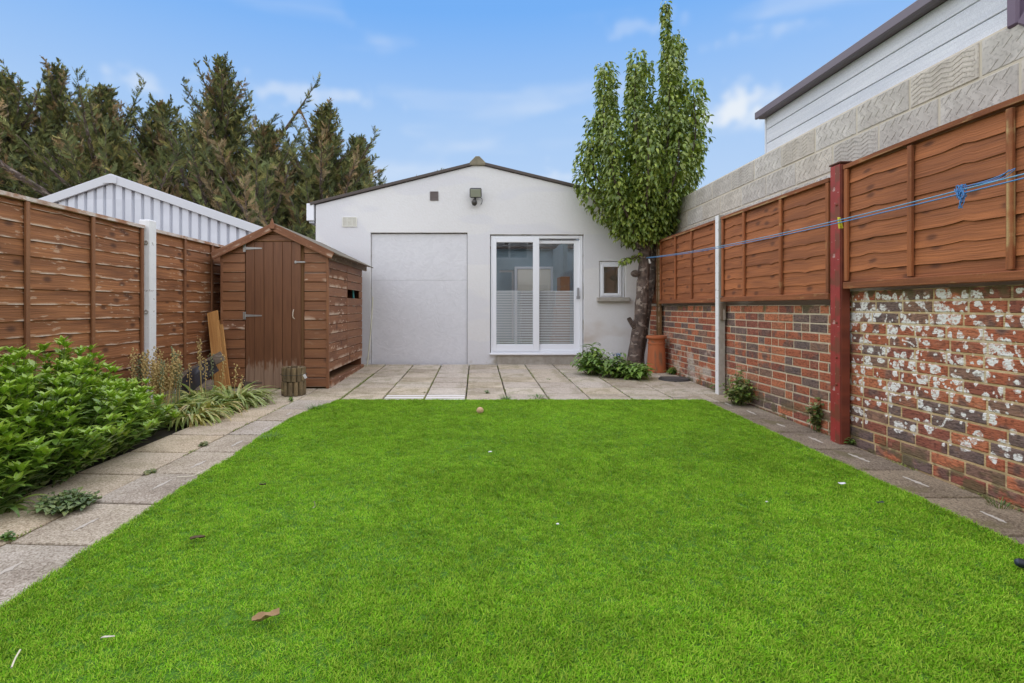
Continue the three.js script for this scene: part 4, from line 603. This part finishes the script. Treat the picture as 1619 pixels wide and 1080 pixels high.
// old cypresses beyond the garage: loose feathery crowns, browned in places
function cypress(px, topPy, D, R, lean, seed, label) {
  const S = 850 / D, x = (px - 753) / S, top = 1.10 + (485 - topPy) / S, o = thing('cypress_tree', label, 'tree', 'ragged cypress trees beyond the garage', x, g(D), D), H = top - g(D), r = rng(seed), lv = new Leaves(), wood = [];
  const axis = (t) => V3(lean * t * t * H * 0.3, H * t, 0.15 * Math.sin(t * 5 + seed)); const pts = [0, 0.25, 0.5, 0.75, 1].map((t) => axis(t).toArray());
  M('trunk', taper(pts, [0.2, 0.15, 0.1, 0.05, 0.008], 16, 7, 0.08, seed), bark, o);
  const cols = [[0.135, 0.155, 0.045], [0.175, 0.185, 0.052], [0.095, 0.112, 0.04], [0.27, 0.19, 0.09], [0.24, 0.225, 0.066]], nb = 300, t0 = 0.2;
  for (let b = 0; b < nb; b++) {
    const t = t0 + (1 - t0) * Math.pow((b + r()) / nb, 1.12) * 0.99, az = b * 2.39996 + r() * 0.6, gapn = 0.42 + 0.95 * noise(t * 11 + seed, az * 0.9, seed), wild = r() < 0.12 && t < 0.7 ? 1.35 : 1, len = R * 1.8 * Math.pow(1 - t, 0.98) * gapn * gapn * (0.6 + 0.8 * r()) * wild + 0.06 + (t > 0.75 ? r() * r() * 0.4 : 0), up = 0.2 + 0.9 * t + r() * 0.5, p0 = axis(t);
    const d0 = V3(Math.cos(az) + lean * 0.45, up * 0.55, Math.sin(az)).normalize(), d1 = V3(Math.cos(az) * 0.75 + lean * 0.6, up * 1.25, Math.sin(az) * 0.75).normalize();
    const c = new THREE.QuadraticBezierCurve3(p0, p0.clone().addScaledVector(d0, len * 0.55), p0.clone().addScaledVector(d0, len * 0.5).addScaledVector(d1, len * 0.55));
    if (len > 0.35) wood.push(taper([p0.toArray(), c.getPoint(0.5).toArray(), c.getPoint(0.97).toArray()], [0.028 * len + 0.008, 0.014 * len + 0.004, 0.003], 5, 4));
    const brown = r() < 0.17, ns = Math.round(9 + len * 17);
    for (let k = 0; k < ns; k++) {
      const u = 0.12 + 0.88 * (k + r()) / ns, p = c.getPoint(u), tg = c.getTangent(u), sd = V3(r() - 0.5, (r() - 0.5) * 0.5, r() - 0.5).normalize(), sl = (0.20 + 0.30 * r()) * (1.1 - 0.5 * u) * (0.42 + 0.58 * Math.min(1, (1 - t) * 2.2));
      const dir = tg.clone().multiplyScalar(0.95).addScaledVector(sd, 0.85).normalize(), col = cols[brown && u > 0.5 ? 3 : r() < 0.8 ? Math.floor(r() * 3) : 4];
      // a feathery plume: slim twigs set close along its axis, all sweeping forward
      const s = sideOf(dir, r() * 3.14), n = V3().crossVectors(dir, s).normalize(), cc = tint(col, r, 0.6);
      for (let f = 0; f < 9; f++) { const q = p.clone().addScaledVector(dir, sl * f / 10), a = (f % 2 ? 1 : -1) * (0.3 + r() * 0.4), dd = dir.clone().multiplyScalar(Math.cos(a)).addScaledVector(s, Math.sin(a)).addScaledVector(n, (r() - 0.5) * 0.4).normalize(), w = V3().crossVectors(n, dd).addScaledVector(n, (r() - 0.5)).normalize(); lv.dart(q, dd, w, sl * (0.5 - 0.03 * f), 0.008 + r() * 0.006, cc); }
      lv.dart(p, dir, s, sl * 1.2, 0.009, cc);
    }
  }
  if (wood.length) M('branches', merge(wood), bark, o); M('crown', lv.geo(), needle, o);
}
[[-60, 140, 14.5, 2.0, -0.2, 'ragged cypress half out of frame at the far left'], [38, 122, 15, 2.0, -0.25, 'cypress with branches swept to the left, left of the garage roof'], [104, 106, 15.8, 1.9, -0.15, 'tall cypress just left of the garage ridge'], [172, 138, 14.2, 1.6, -0.1, 'lower cypress directly behind the garage ridge'], [240, 162, 15, 1.75, 0.08, 'broad cypress between the garage ridge and the tallest spire'], [352, 94, 15.2, 1.75, -0.04, 'tallest cypress with a thin pointed spire'], [408, 204, 14.6, 1.7, 0.1, 'blunt-topped cypress right of the tallest spire'], [504, 172, 15, 1.75, 0.1, 'second cypress from the white gable, rising above the shed roof'], [548, 222, 15.8, 1.5, 0.2, 'cypress nearest the white gable, leaning right']].forEach(([px, py, D, R, lean, label], i) => cypress(px, py, D, R, lean, 400 + i * 13, label));

// ================================================================ plants
// big leafy bush at the left: shoots with pairs of pointed leaves, a bright rosette on each tip
{
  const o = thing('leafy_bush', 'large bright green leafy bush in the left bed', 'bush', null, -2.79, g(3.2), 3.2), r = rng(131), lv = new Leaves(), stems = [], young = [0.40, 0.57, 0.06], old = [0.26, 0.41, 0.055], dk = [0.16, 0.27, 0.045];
  const lobes = [[-0.16, 0.35, 0.46, 0.5, 0.88], [0.06, -0.05, 0.46, 0.5, 0.75], [-0.12, -0.5, 0.42, 0.5, 0.74], [0.06, 0.6, 0.36, 0.3, 0.62], [0.02, -0.85, 0.34, 0.30, 0.54], [0.14, 0.25, 0.34, 0.4, 0.56], [-0.3, 0.85, 0.36, 0.3, 0.80], [0.1, -0.5, 0.34, 0.4, 0.55], [0.22, -0.45, 0.2, 0.5, 0.34], [0.26, 0.15, 0.2, 0.45, 0.34], [0.28, 0.55, 0.2, 0.3, 0.34], [0.05, -1.05, 0.3, 0.2, 0.34]];   // x, z, radii, height
  for (const [lx, lz, rx, rz, h] of lobes) {
    const n = Math.round(rx * rz * 640);
    for (let k = 0; k < n; k++) {
      const a = r() * 6.283, q = Math.sqrt(r()), x = lx + Math.cos(a) * q * rx, z = lz + Math.sin(a) * q * rz, hh = h * Math.sqrt(Math.max(0.06, 1 - q * q * 0.9)) * (0.8 + 0.34 * r());
      const foot = V3(lx + (x - lx) * 0.55, 0, lz + (z - lz) * 0.55), tip = V3(x + (x - lx) * 0.25 * q, hh, z + (z - lz) * 0.25 * q), nodes = 5 + Math.floor(hh * 9);
      stems.push(taper([foot.toArray(), foot.clone().lerp(tip, 0.5).add(V3(0, 0.03, 0)).toArray(), tip.toArray()], [0.005, 0.004, 0.002], 4, 4));
      let tw = r() * 3;
      for (let i = 0; i < nodes; i++) {
        const t = 0.06 + 0.94 * (i + 0.5) / nodes, p = foot.clone().lerp(tip, t), end = i === nodes - 1; tw += 1.57 + (r() - 0.5) * 0.4;
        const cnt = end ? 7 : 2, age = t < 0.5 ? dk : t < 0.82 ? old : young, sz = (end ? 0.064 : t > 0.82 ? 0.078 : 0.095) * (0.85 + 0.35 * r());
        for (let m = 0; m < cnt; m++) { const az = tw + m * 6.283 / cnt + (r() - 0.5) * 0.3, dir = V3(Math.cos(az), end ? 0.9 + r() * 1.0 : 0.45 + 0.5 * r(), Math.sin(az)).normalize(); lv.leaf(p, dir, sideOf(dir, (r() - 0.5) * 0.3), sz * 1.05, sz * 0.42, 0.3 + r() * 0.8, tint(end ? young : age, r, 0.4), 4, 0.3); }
      }
    }
  }
  M('stems', merge(stems), plain(92, 104, 56), o); M('foliage', lv.geo(), leafMat(0.38), o, 'stuff');
}
const strapShape = (t) => t < 0.12 ? 0.6 + t * 3 : 1 - Math.pow((t - 0.12) / 0.88, 2.2);
function strapClump(label, x, d, n, len, spread, stalks, seed, cols) {
  const o = thing('bluebell_clump', label, 'plant', 'fading bulb plants along the left bed', x, g(d), d), r = rng(seed), lv = new Leaves();
  for (let k = 0; k < n; k++) { const a = r() * 6.283, q = Math.sqrt(r()) * spread, dir = V3(Math.cos(a + (r() - 0.5)), 0.5 + r() * 1.3, Math.sin(a + (r() - 0.5))).normalize(); lv.leaf(V3(Math.cos(a) * q, 0, Math.sin(a) * q), dir, sideOf(dir, (r() - 0.5) * 0.5), len * (0.6 + 0.6 * r()), 0.024 + r() * 0.016, 1.4 + r() * 1.2, tint(cols[Math.floor(r() * cols.length)], r, 0.4), 7, 0.35, strapShape); }
  M('strap_leaves', lv.geo(), leafy, o, 'stuff');
  stalks.forEach(([sx, sz, h, pods], i) => { const st = new Leaves(), p0 = V3(sx, 0, sz), lean = V3((r() - 0.5) * 0.12, h, (r() - 0.5) * 0.12); const parts = [taper([p0.toArray(), p0.clone().addScaledVector(lean, 0.5).toArray(), p0.clone().add(lean).toArray()], [0.004, 0.0035, 0.0015], 6, 5)];
    for (let k = 0; k < pods; k++) { const t = 0.5 + 0.5 * k / pods, p = p0.clone().addScaledVector(lean, t), a = k * 2.4, d = V3(Math.cos(a), 0.25, Math.sin(a)).normalize(); p.addScaledVector(d, 0.006 + r() * 0.026); const q = new THREE.IcosahedronGeometry(0.005 + r() * 0.005, 0); q.scale(1, 1.25, 1).translate(p.x, p.y, p.z); parts.push(q); }
    M('seed_stalk', merge(parts), i % 4 === 3 ? plain(126, 130, 92) : plain(186, 160, 104, 0.9), o); });
}
const SC = [[0.30, 0.42, 0.07], [0.44, 0.54, 0.12], [0.58, 0.60, 0.18], [0.18, 0.29, 0.06]], SY = [[0.58, 0.52, 0.13], [0.46, 0.48, 0.13], [0.60, 0.48, 0.2], [0.34, 0.42, 0.09]];
{ const r = rng(151), st = []; for (let k = 0; k < 44; k++) st.push([(r() - 0.5) * 0.36, (r() - 0.5) * 0.3, 0.42 + r() * 0.22, 34]);
  strapClump('bulb plant with a dense head of tan seed stalks by the white post', -2.92, 4.95, 170, 0.36, 0.2, st, 153, SC); 
  strapClump('bulb plant with a few seed stalks beside the leaning planks', -2.85, 5.62, 120, 0.34, 0.14, [[-0.02, 0.0, 0.66, 26], [0.03, 0.02, 0.46, 18], [-0.12, 0.05, 0.4, 16], [0.08, -0.06, 0.5, 20], [-0.06, -0.08, 0.62, 24], [0.22, 0.1, 0.5, 18]], 155, SC);
  strapClump('pale arching strap-leaved plant spilling onto the path before the shed', -2.46, 5.46, 210, 0.40, 0.12, [[0.0, 0.02, 0.42, 18], [0.06, 0, 0.3, 10]], 157, [[0.40, 0.48, 0.13], [0.52, 0.56, 0.2], [0.28, 0.38, 0.09]]);
  strapClump('flattened yellowing strap leaves at the path edge past the bush', -2.56, 4.78, 230, 0.30, 0.2, [], 159, SY);
  strapClump('flopped yellow-green strap leaves in front of the tan seed stalks', -2.6, 5.1, 260, 0.32, 0.2, [], 161, [...SY, ...SC]);
  strapClump('small tuft of pale strap leaves at the near end of the bush', -2.42, 2.72, 24, 0.2, 0.05, [], 163, [[0.30, 0.40, 0.08], [0.16, 0.28, 0.05]]);
}
// dead leaves swept against the bulb plants
{ const lv = new Leaves(), r = rng(171); for (let k = 0; k < 190; k++) { const d = 5.05 + r() * 0.4, x = -2.38 + (r() - 0.5) * 0.36, a = r() * 6.283, dir = V3(Math.cos(a), r() * 0.3, Math.sin(a)).normalize(); lv.leaf(V3(x, g(d) + 0.006 + r() * 0.015, -d), dir, sideOf(dir, (r() - 0.5) * 1.2), 0.03 + r() * 0.03, 0.012, (r() - 0.5) * 2, tint([0.30, 0.17, 0.09], r, 0.5), 3); } const m = solo('dead_leaves', 'scatter of dry brown leaves on the path by the bulb plants', 'dead leaves', null, lv.geo(), dryMat); m.userData.kind = 'stuff'; }
// broad-leaved and grassy weeds
function weed(label, x, d, n, h, size, seed, cols, style = 0, group = 'weeds growing in the paving') {
  const o = thing(['weed_plant', 'grass_tuft', 'weed_plant'][style], label, style === 1 ? 'grass tuft' : 'weed', group, x, g(d), d), r = rng(seed), lv = new Leaves(), stems = [];
  for (let k = 0; k < n; k++) {
    const a = r() * 6.283, q = Math.sqrt(r()) * size, hh = h * (0.45 + 0.6 * r()) * (1 - 0.5 * q / size);
    if (style === 1) { const dir = V3(Math.cos(a) * 0.6, 1, Math.sin(a) * 0.6).normalize(); lv.leaf(V3(Math.cos(a) * q * 0.6, 0, Math.sin(a) * q * 0.6), dir, sideOf(dir), hh, 0.005, 0.5 + r(), tint(cols[k % cols.length], r, 0.4), 4, 0.2, (t) => 1 - t * 0.9); continue; }
    const tip = V3(Math.cos(a) * q, hh, Math.sin(a) * q), f = V3(tip.x * 0.35, 0, tip.z * 0.35); stems.push(taper([f.toArray(), [tip.x * 0.7, hh * 0.6, tip.z * 0.7], tip.toArray()], [0.004, 0.003, 0.0015], 3, 4)); const nl = 5 + Math.floor(hh * 14);
    for (let i = 0; i < nl; i++) { const t = 0.2 + 0.8 * (i + 0.5) / nl, az = i * 2.4 + r(), dir = V3(Math.cos(az), 0.15 + 0.5 * r(), Math.sin(az)).normalize(), s = (style === 2 ? 0.13 : Math.min(0.06, 0.016 + h * 0.22)) * (0.8 + 0.5 * r()); lv.leaf(f.clone().lerp(tip, t), dir, sideOf(dir, (r() - 0.5) * 0.4), s, s * (style === 2 ? 0.4 : 0.62), 0.8 + r(), tint(cols[Math.floor(r() * cols.length)], r, 0.4), 4, 0.25); }
  }
  if (stems.length) M('stems', merge(stems), plain(96, 104, 60), o); M('leaves', lv.geo(), leafy, o, 'stuff');
}
const WG = [[0.22, 0.37, 0.05], [0.31, 0.47, 0.07], [0.15, 0.27, 0.04]], WY = [[0.22, 0.27, 0.05], [0.14, 0.2, 0.04], [0.3, 0.3, 0.09]], GG = [[0.12, 0.26, 0.03], [0.2, 0.32, 0.06], [0.08, 0.18, 0.03]];
const wd = (label, px, py, n, h, s, seed, cols, style) => { const [x, d] = gp(px, py); weed(label, x, d, n, h, s, seed, cols, style); };
wd('large ferny weed patch against the outbuilding beside the sliding door', 938, 592, 50, 0.46, 0.28, 501, WG, 2); wd('bushy weed patch with white flowers at the foot of the tree', 975, 596, 50, 0.36, 0.26, 502, WG, 2); wd('broad-leaved weed at the right end of the patch below the tree', 1006, 599, 26, 0.28, 0.19, 503, [[0.26, 0.42, 0.06], [0.32, 0.50, 0.08]], 2);
wd('bushy weed growing up the brick wall by the thin white post', 1168, 640, 44, 0.42, 0.16, 504, [...WG, ...WY]); wd('small weed at the foot of the thin white post', 1140, 620, 14, 0.2, 0.08, 505, WG); wd('slender yellowing weed left of the red post', 1291, 682, 14, 0.36, 0.06, 506, WY); wd('tiny green weed at the right foot of the red post', 1338, 702, 9, 0.08, 0.05, 507, WG);
wd('dark flattened weed lying on the left path near the bush', 104, 803, 80, 0.09, 0.17, 508, [[0.14, 0.23, 0.045], [0.09, 0.15, 0.035], [0.22, 0.28, 0.07]]); wd('leafy weed on the lawn edge halfway along the left path', 428, 697, 90, 0.14, 0.12, 509, GG, 1); wd('grass tuft at the far left corner of the lawn', 500, 648, 120, 0.14, 0.14, 510, GG, 1); wd('longer grass tuft on the lawn front edge below the sliding door', 800, 633, 90, 0.14, 0.09, 511, GG, 1); wd('low grass tuft in a joint below the sliding door', 850, 629, 130, 0.07, 0.22, 512, GG, 1);
wd('small green weed in the patio joint near the striped slabs', 673, 621, 36, 0.035, 0.08, 513, WY, 1); wd('tiny weed in the middle of the patio', 770, 622, 5, 0.05, 0.02, 514, GG); wd('sprig of weed in the left path joint near the log edging', 460, 634, 6, 0.07, 0.03, 515, WG); wd('low weed in the left path joint beside the bush', 322, 704, 14, 0.03, 0.04, 516, WY); wd('low weed in the left path joint nearer the camera', 236, 748, 14, 0.03, 0.04, 517, WY); wd('small grass tuft at the foot of the brick wall near the right edge', 1580, 800, 46, 0.11, 0.10, 518, [...GG, ...WY], 1); wd('weed at the foot of the chimney pot', 1062, 592, 16, 0.14, 0.08, 519, WG); wd('thin dry weed on the right path', 1455, 800, 8, 0.07, 0.06, 520, [[0.34, 0.28, 0.12]], 1); wd('sprouting weed in the patio near the outbuilding', 868, 600, 24, 0.03, 0.07, 521, GG, 1); wd('tiny weed at the left edge of the frame on the path', 14, 853, 6, 0.05, 0.025, 522, GG);
// moss and seedlings in the joints
{ const lv = new Leaves(), r = rng(181); const along = (x0, d0, x1, d1, n, w) => { for (let k = 0; k < n; k++) { const t = r(), x = lerp(x0, x1, t), d = lerp(d0, d1, t); if (noise(x * 4 + 9, d * 4, 33) < 0.5) continue; const a = r() * 6.283, dir = V3(Math.cos(a) * 0.9, 0.8, Math.sin(a) * 0.9).normalize(); lv.leaf(V3(x + (r() - 0.5) * w, g(d) - 0.006, -d + (r() - 0.5) * w), dir, sideOf(dir), 0.012 + r() * 0.018, 0.006, 0.8, tint(WY[k % 3], r, 0.5), 2); } };
  along(-2.18, 1, -1.9, 5.6, 900, 0.02); for (let k = -4; k < 6; k++) along(-0.112 + k * 0.445, 5.65, -0.112 + k * 0.445, 8.5, 260, 0.015); along(-1.447, 5.6, -1.447, 8.2, 900, 0.03); along(2.36, 1.5, 2.37, 5.6, 900, 0.035); along(2.77, 1.5, 2.77, 5.6, 500, 0.04); along(-1.67, 1.5, -1.67, 4.6, 700, 0.03); along(-1.3, 5.645, 2.3, 5.645, 800, 0.02);
  const m = solo('moss', 'moss and tiny seedlings along the paving joints', 'moss', null, lv.geo(), dryMat); m.userData.kind = 'stuff'; }

// ================================================================ small things
{ // log-roll edging, rolled up and stood on end
  const [x, d] = gp(464.5, 624), o = thing('log_edging_roll', 'rolled-up wooden log edging standing before the shed door', 'log roll', null, x, g(d), d), r = rng(191);
  for (let tier = 0; tier < 2; tier++) { for (let k = 0; k < 12; k++) { const a = k / 12 * 6.283 + tier * 0.2, q = new THREE.CylinderGeometry(0.0255, 0.0265, 0.144 + r() * 0.012, 9); at(M('log', uvs(q, 1, k * 0.3, k * 0.11), logWood, o), Math.cos(a) * (0.108 - tier * 0.004), 0.077 + tier * 0.155, Math.sin(a) * (0.108 - tier * 0.004), (r() - 0.5) * 0.06, r() * 6, (r() - 0.5) * 0.06); } }
  M('tie', new THREE.TorusGeometry(0.139, 0.003, 5, 30).rotateX(Math.PI / 2).translate(0, 0.23, 0), plain(70, 66, 60), o); M('loose_tag', moved(cbox(0.03, 0.05, 0.003, 0.001), 0.14, 0.21, 0.05, 0.2, 0.4, 0.4), plain(222, 222, 220), o);
}
{ // planks leaning at the shed corner
  const pl = (label, px0, py0, px1, py1, dTop, w, seed) => { const [bx, bd] = gp(px1, py1), tx = (px0 - 753) / 850 * dTop, ty = 1.10 + (485 - py0) / 850 * dTop, a = V3(bx, g(bd), -bd), b = V3(tx, ty, -dTop), len = a.distanceTo(b), q = uvs(moved(cbox(w, len, 0.022, 0.003), 0, len / 2, 0), 1, seed, seed * 0.3), m = solo('plank', label, 'plank', 'planks leaning on the fence', q, paleWood); m.position.copy(a); m.quaternion.setFromUnitVectors(V3(0, 1, 0), b.sub(a).normalize()); return m; };
  pl('taller pale timber plank leaning beside the shed', 336, 493, 350, 626, 6.36, 0.125, 1); pl('shorter pale timber plank tucked behind the taller one', 344, 508, 357, 624, 6.42, 0.12, 2);
  const s = thing('folded_sheet', 'crumpled dark plastic sheet leaning on the fence behind the bulb plants', 'plastic sheet', null, -3.0, g(5.75), 5.75); M('sheet', (() => { const q = new THREE.PlaneGeometry(0.55, 0.2, 18, 8), p = q.attributes.position; for (let i = 0; i < p.count; i++) p.setZ(i, 0.06 * (fbm(p.getX(i) * 6 + 5, p.getY(i) * 9, 3, 5) - 0.5) * 2); q.computeVertexNormals(); return uvs(q).rotateX(-0.35).rotateZ(0.62).translate(0, 0.22, 0); })(), plain(72, 72, 78, 0.3), s);
  M('board', uvs(moved(cbox(0.6, 0.11, 0.02, 0.003), -0.04, 0.3, -0.1, -0.2, 0.12, 0.55)), greyWood, s);
}
{ // terracotta chimney pot
  const [x, d] = gp(1038, 588), pr = [[0.138, 0], [0.14, 0.02], [0.132, 0.05], [0.128, 0.2], [0.118, 0.36], [0.114, 0.40], [0.121, 0.405], [0.122, 0.425], [0.114, 0.43], [0.114, 0.475], [0.138, 0.482], [0.143, 0.50], [0.138, 0.522], [0.122, 0.528], [0.108, 0.52], [0.102, 0.3], [0.112, 0.02]].map(([a, b]) => new THREE.Vector2(a, b)), q = new THREE.LatheGeometry(pr, 36);
  const m = solo('chimney_pot', 'terracotta chimney pot standing by the tree and brick wall', 'chimney pot', null, q, mat({ map: tex(512, 256, (u, v) => { const n = fbm(u * 10, v * 8, 4, 195, 10), e = step(0.56, 0.75, fbm(u * 14, v * 10, 4, 197, 14)); return mix3(mix3([158, 86, 50], [192, 112, 70], n), [122, 92, 70], e * 0.7); }), roughness: 0.9 })); m.position.set(x, g(d), -d);
  const mesh = thing('drain_cover', 'dark plastic drain cover on the ground beside the chimney pot', 'drain cover', null, ...(() => { const [a, b] = gp(1066, 600); return [a, g(b) + 0.008, b]; })()); M('rim', new THREE.CylinderGeometry(0.19, 0.2, 0.02, 28), plain(72, 68, 66), mesh); for (let k = 0; k < 5; k++) at(M('bar', cbox(0.3, 0.008, 0.02, 0.002), plain(96, 90, 86), mesh), 0, 0.014, -0.1 + k * 0.05);
}
{ // blue washing line from the tree to a hook behind the camera, two strands
  const P = (px, py, d) => [(px - 753) / 850 * d, 1.10 + (485 - py) / 850 * d, -d], strand = (pyE, sag, off) => { const a = V3(...P(1022, 407 + off, 7.98)), b = V3(...P(1619, pyE, 2.2)), e = a.clone().lerp(b, 1.18), pts = []; for (let k = 0; k <= 16; k++) { const t = k / 16, p = a.clone().lerp(e, t); p.y -= sag * 4 * t * (1 - t); pts.push(p.toArray()); } return tube(pts, 0.0034, 60, 5); };
  const o = thing('washing_line', 'blue twine washing line stretched from the tree past the fence', 'washing line'), blue = plain(82, 140, 200, 0.6), r = rng(205);
  M('strand', strand(261, 0.070, 0), plain(110, 165, 200, 0.6), o); M('strand', strand(267, 0.073, 1), blue, o);
  const kd = 2.5, c = P(1519, 297, kd), loops = []; for (let k = 0; k < 14; k++) { const pts = []; for (let i = 0; i < 6; i++) pts.push([c[0] + (r() - 0.5) * 0.022, c[1] - (k < 9 ? r() * 0.07 : i * 0.022) + 0.015, c[2] + (r() - 0.5) * 0.05 * (k < 9 ? 1 : 0.5)]); loops.push(tube(pts, 0.0022, 16, 4)); } M('knot', merge(loops), blue, o);
  for (let k = 0; k < 3; k++) M('loose_end', tube([[c[0], c[1], c[2]], [c[0] + 0.05 + k * 0.02, c[1] + 0.018, c[2] + 0.1], [c[0] + 0.06 + r() * 0.04, c[1] + 0.03 + r() * 0.02, c[2] + 0.16]], 0.002, 10, 4), blue, o);
  const peg = (label, px, py, d, m) => { const p = P(px, py, d), t = thing('clothes_peg', label, 'clothes peg', 'pegs on the washing line', p[0], p[1], d); for (const s of [-1, 1]) at(M('arm', cbox(0.009, 0.072, 0.011, 0.002), m, t), s * 0.006, -0.018, 0, 0, 0.3, s * 0.12 + 0.25); M('spring', new THREE.TorusGeometry(0.007, 0.0018, 5, 10).translate(0, -0.012, 0), plain(170, 170, 170, 0.4, { metalness: 0.8 }), t); };
  peg('yellow peg on the washing line beside the red post', 1328, 348, 3.42, plain(220, 210, 60, 0.5)); peg('white peg on the washing line at the tree', 1027, 411, 7.85, plain(225, 222, 216, 0.5));
}
solo('cane', 'white cane leaning between the shed and the outbuilding', 'cane', null, tube([[-1.725, g(8.5), -8.5], [-1.68, 0.7, -8.55], [-1.655, 1.26, -8.6]], 0.011, 10), plain(214, 212, 190, 0.6));
{ const put = (px, py) => { const [x, d] = gp(px, py); return [x, g(d), d]; };
  const ball = new THREE.IcosahedronGeometry(0.033, 3), p = ball.attributes.position; for (let i = 0; i < p.count; i++) { const k = 1 + 0.12 * (noise(p.getX(i) * 60 + 9, p.getY(i) * 60 + p.getZ(i) * 40, 7) - 0.5); p.setXYZ(i, p.getX(i) * k, p.getY(i) * k * 0.92, p.getZ(i) * k); } ball.computeVertexNormals(); { const [x, y, d] = put(759, 656), m = solo('old_ball', 'small tan ball lying on the far part of the lawn', 'ball', null, ball, plain(206, 170, 130, 0.8)); m.position.set(x, y + 0.042, -d); }
  const curl = (name, label, cat, px, py, len, wid, col, yaw, h, seed) => { const q = new THREE.PlaneGeometry(len, wid, 14, 5), a = q.attributes.position; for (let i = 0; i < a.count; i++) { const x = a.getX(i), y = a.getY(i); a.setXYZ(i, x, y * (0.55 + 0.6 * Math.cos(x / len * 2.6)) + 0.006 * (noise(x * 90, y * 90, seed) - 0.5), h * (0.5 + 1.4 * Math.abs(y) / wid + 1.2 * (fbm(x * 45 + 3, y * 60, 2, seed) - 0.5))); } q.rotateX(-Math.PI / 2).rotateY(yaw); q.computeVertexNormals(); const [x, y, d] = put(px, py), m = solo(name, label, cat, 'bits of litter on the lawn', uvs(q), mat({ color: new THREE.Color().setRGB(...lin(...col)), roughness: 0.9 })); m.position.set(x, y + 0.034, -d); };
  curl('dry_leaf', 'curled tan dry leaf on the lawn near the camera', 'leaf', 420, 999, 0.085, 0.036, [158, 128, 92], 0.35, 0.022, 3); curl('dry_leaf', 'small dark crumpled leaf on the lawn near the left path', 'leaf', 415, 779, 0.036, 0.03, [76, 64, 44], 0.3, 0.014, 5); curl('dry_leaf', 'dark brown leaf fragment on the lawn left of the middle', 'leaf', 312, 865, 0.06, 0.02, [92, 76, 52], 0.4, 0.01, 7); curl('paper_scrap', 'white paper scrap on the lawn near the right path', 'paper', 1333, 776, 0.046, 0.028, [232, 232, 232], 0.2, 0.008, 9); curl('dry_leaf', 'dark speck of leaf on the lawn toward the right', 'leaf', 1392, 806, 0.04, 0.016, [60, 72, 60], 0.1, 0.006, 11); curl('paper_scrap', 'thin white sliver on the lawn near the camera', 'paper', 170, 1027, 0.04, 0.008, [214, 204, 190], 0.2, 0.006, 13); curl('paper_scrap', 'tiny white fleck on the far middle of the lawn', 'paper', 775, 724, 0.025, 0.018, [232, 232, 226], 0.2, 0.008, 15); curl('paper_scrap', 'tiny white fleck on the lawn below the middle', 'paper', 882, 842, 0.014, 0.012, [232, 232, 226], 0.2, 0.006, 17); curl('paper_scrap', 'tiny white fleck on the lawn near the paper scrap', 'paper', 1213, 806, 0.014, 0.012, [232, 232, 226], 0.2, 0.006, 18);
  const straw = (label, pts, seed, nm = 'straw') => solo(nm, label, nm, 'stray stalks', tube(pts.map(([px, py, h]) => { const [x, y, d] = put(px, py); return [x, y + h, -d]; }), 0.0026, 14, 5), plain(224, 214, 190, 0.8));
  straw('pale bent straw standing in the lawn left of centre', [[495, 816, 0.04], [498, 818, 0.055], [497, 822, 0.09]], 1); straw('pale straw lying across the left path onto the lawn', [[280, 757, 0.012], [305, 756, 0.014], [324, 754, 0.04]], 2); straw('pale straw on the lawn at the lower left corner', [[18, 1078, 0.04], [24, 1066, 0.045], [32, 1054, 0.05]], 3);
  const [tx, ty, td] = put(1612, 908), t = thing('tool_grip', 'dark blue-black tool handle lying on the lawn at the right edge', 'tool handle', null, tx, ty + 0.045, td), gm = plain(42, 52, 68, 0.4); t.rotation.y = -0.75; M('grip', new THREE.CapsuleGeometry(0.016, 0.14, 6, 14).rotateZ(Math.PI / 2).translate(0.07, 0, 0), gm, t); M('end_cap', new THREE.CylinderGeometry(0.0175, 0.0175, 0.03, 14).rotateZ(Math.PI / 2).translate(0.012, 0, 0), plain(28, 32, 42, 0.5), t); M('maker_mark', moved(cbox(0.03, 0.003, 0.012, 0.001), 0.085, 0.0158, 0), plain(220, 222, 226, 0.5), t);
  // white and blue flowers in the weeds under the tree
  const fl = thing('flower_cluster', 'white and blue flowers among the weeds under the tree', 'flowers', null, ...(() => { const [a, b] = gp(962, 596); return [a, g(b), b]; })()), r = rng(221); const bl = (col, n, cx, nm) => { const lv = new Leaves(); for (let k = 0; k < n; k++) { const a = r() * 6.283, dir = V3(Math.cos(a), 0.7 + r(), Math.sin(a)).normalize(); lv.leaf(V3(cx + (r() - 0.5) * 0.1, 0.30 + r() * 0.05, 0.26 + (r() - 0.5) * 0.08), dir, sideOf(dir, r()), 0.028, 0.022, 1, tint(col, r, 0.2), 3); } M(nm, lv.geo(), leafy, fl); }; bl([0.75, 0.76, 0.78], 30, -0.05, 'white_petals'); bl([0.12, 0.2, 0.42], 20, 0.03, 'blue_petals'); M('stems', merge([tube([[-0.04, 0, 0.1], [-0.05, 0.12, 0.11], [-0.05, 0.24, 0.12]], 0.003, 8), tube([[0.02, 0, 0.1], [0.03, 0.12, 0.11], [0.03, 0.24, 0.12]], 0.003, 8)]), plain(96, 110, 60), fl);
}
scene.traverse((o) => { if (o.isMesh) { o.castShadow = true; o.receiveShadow = true; } });
renderer.render(scene, camera);
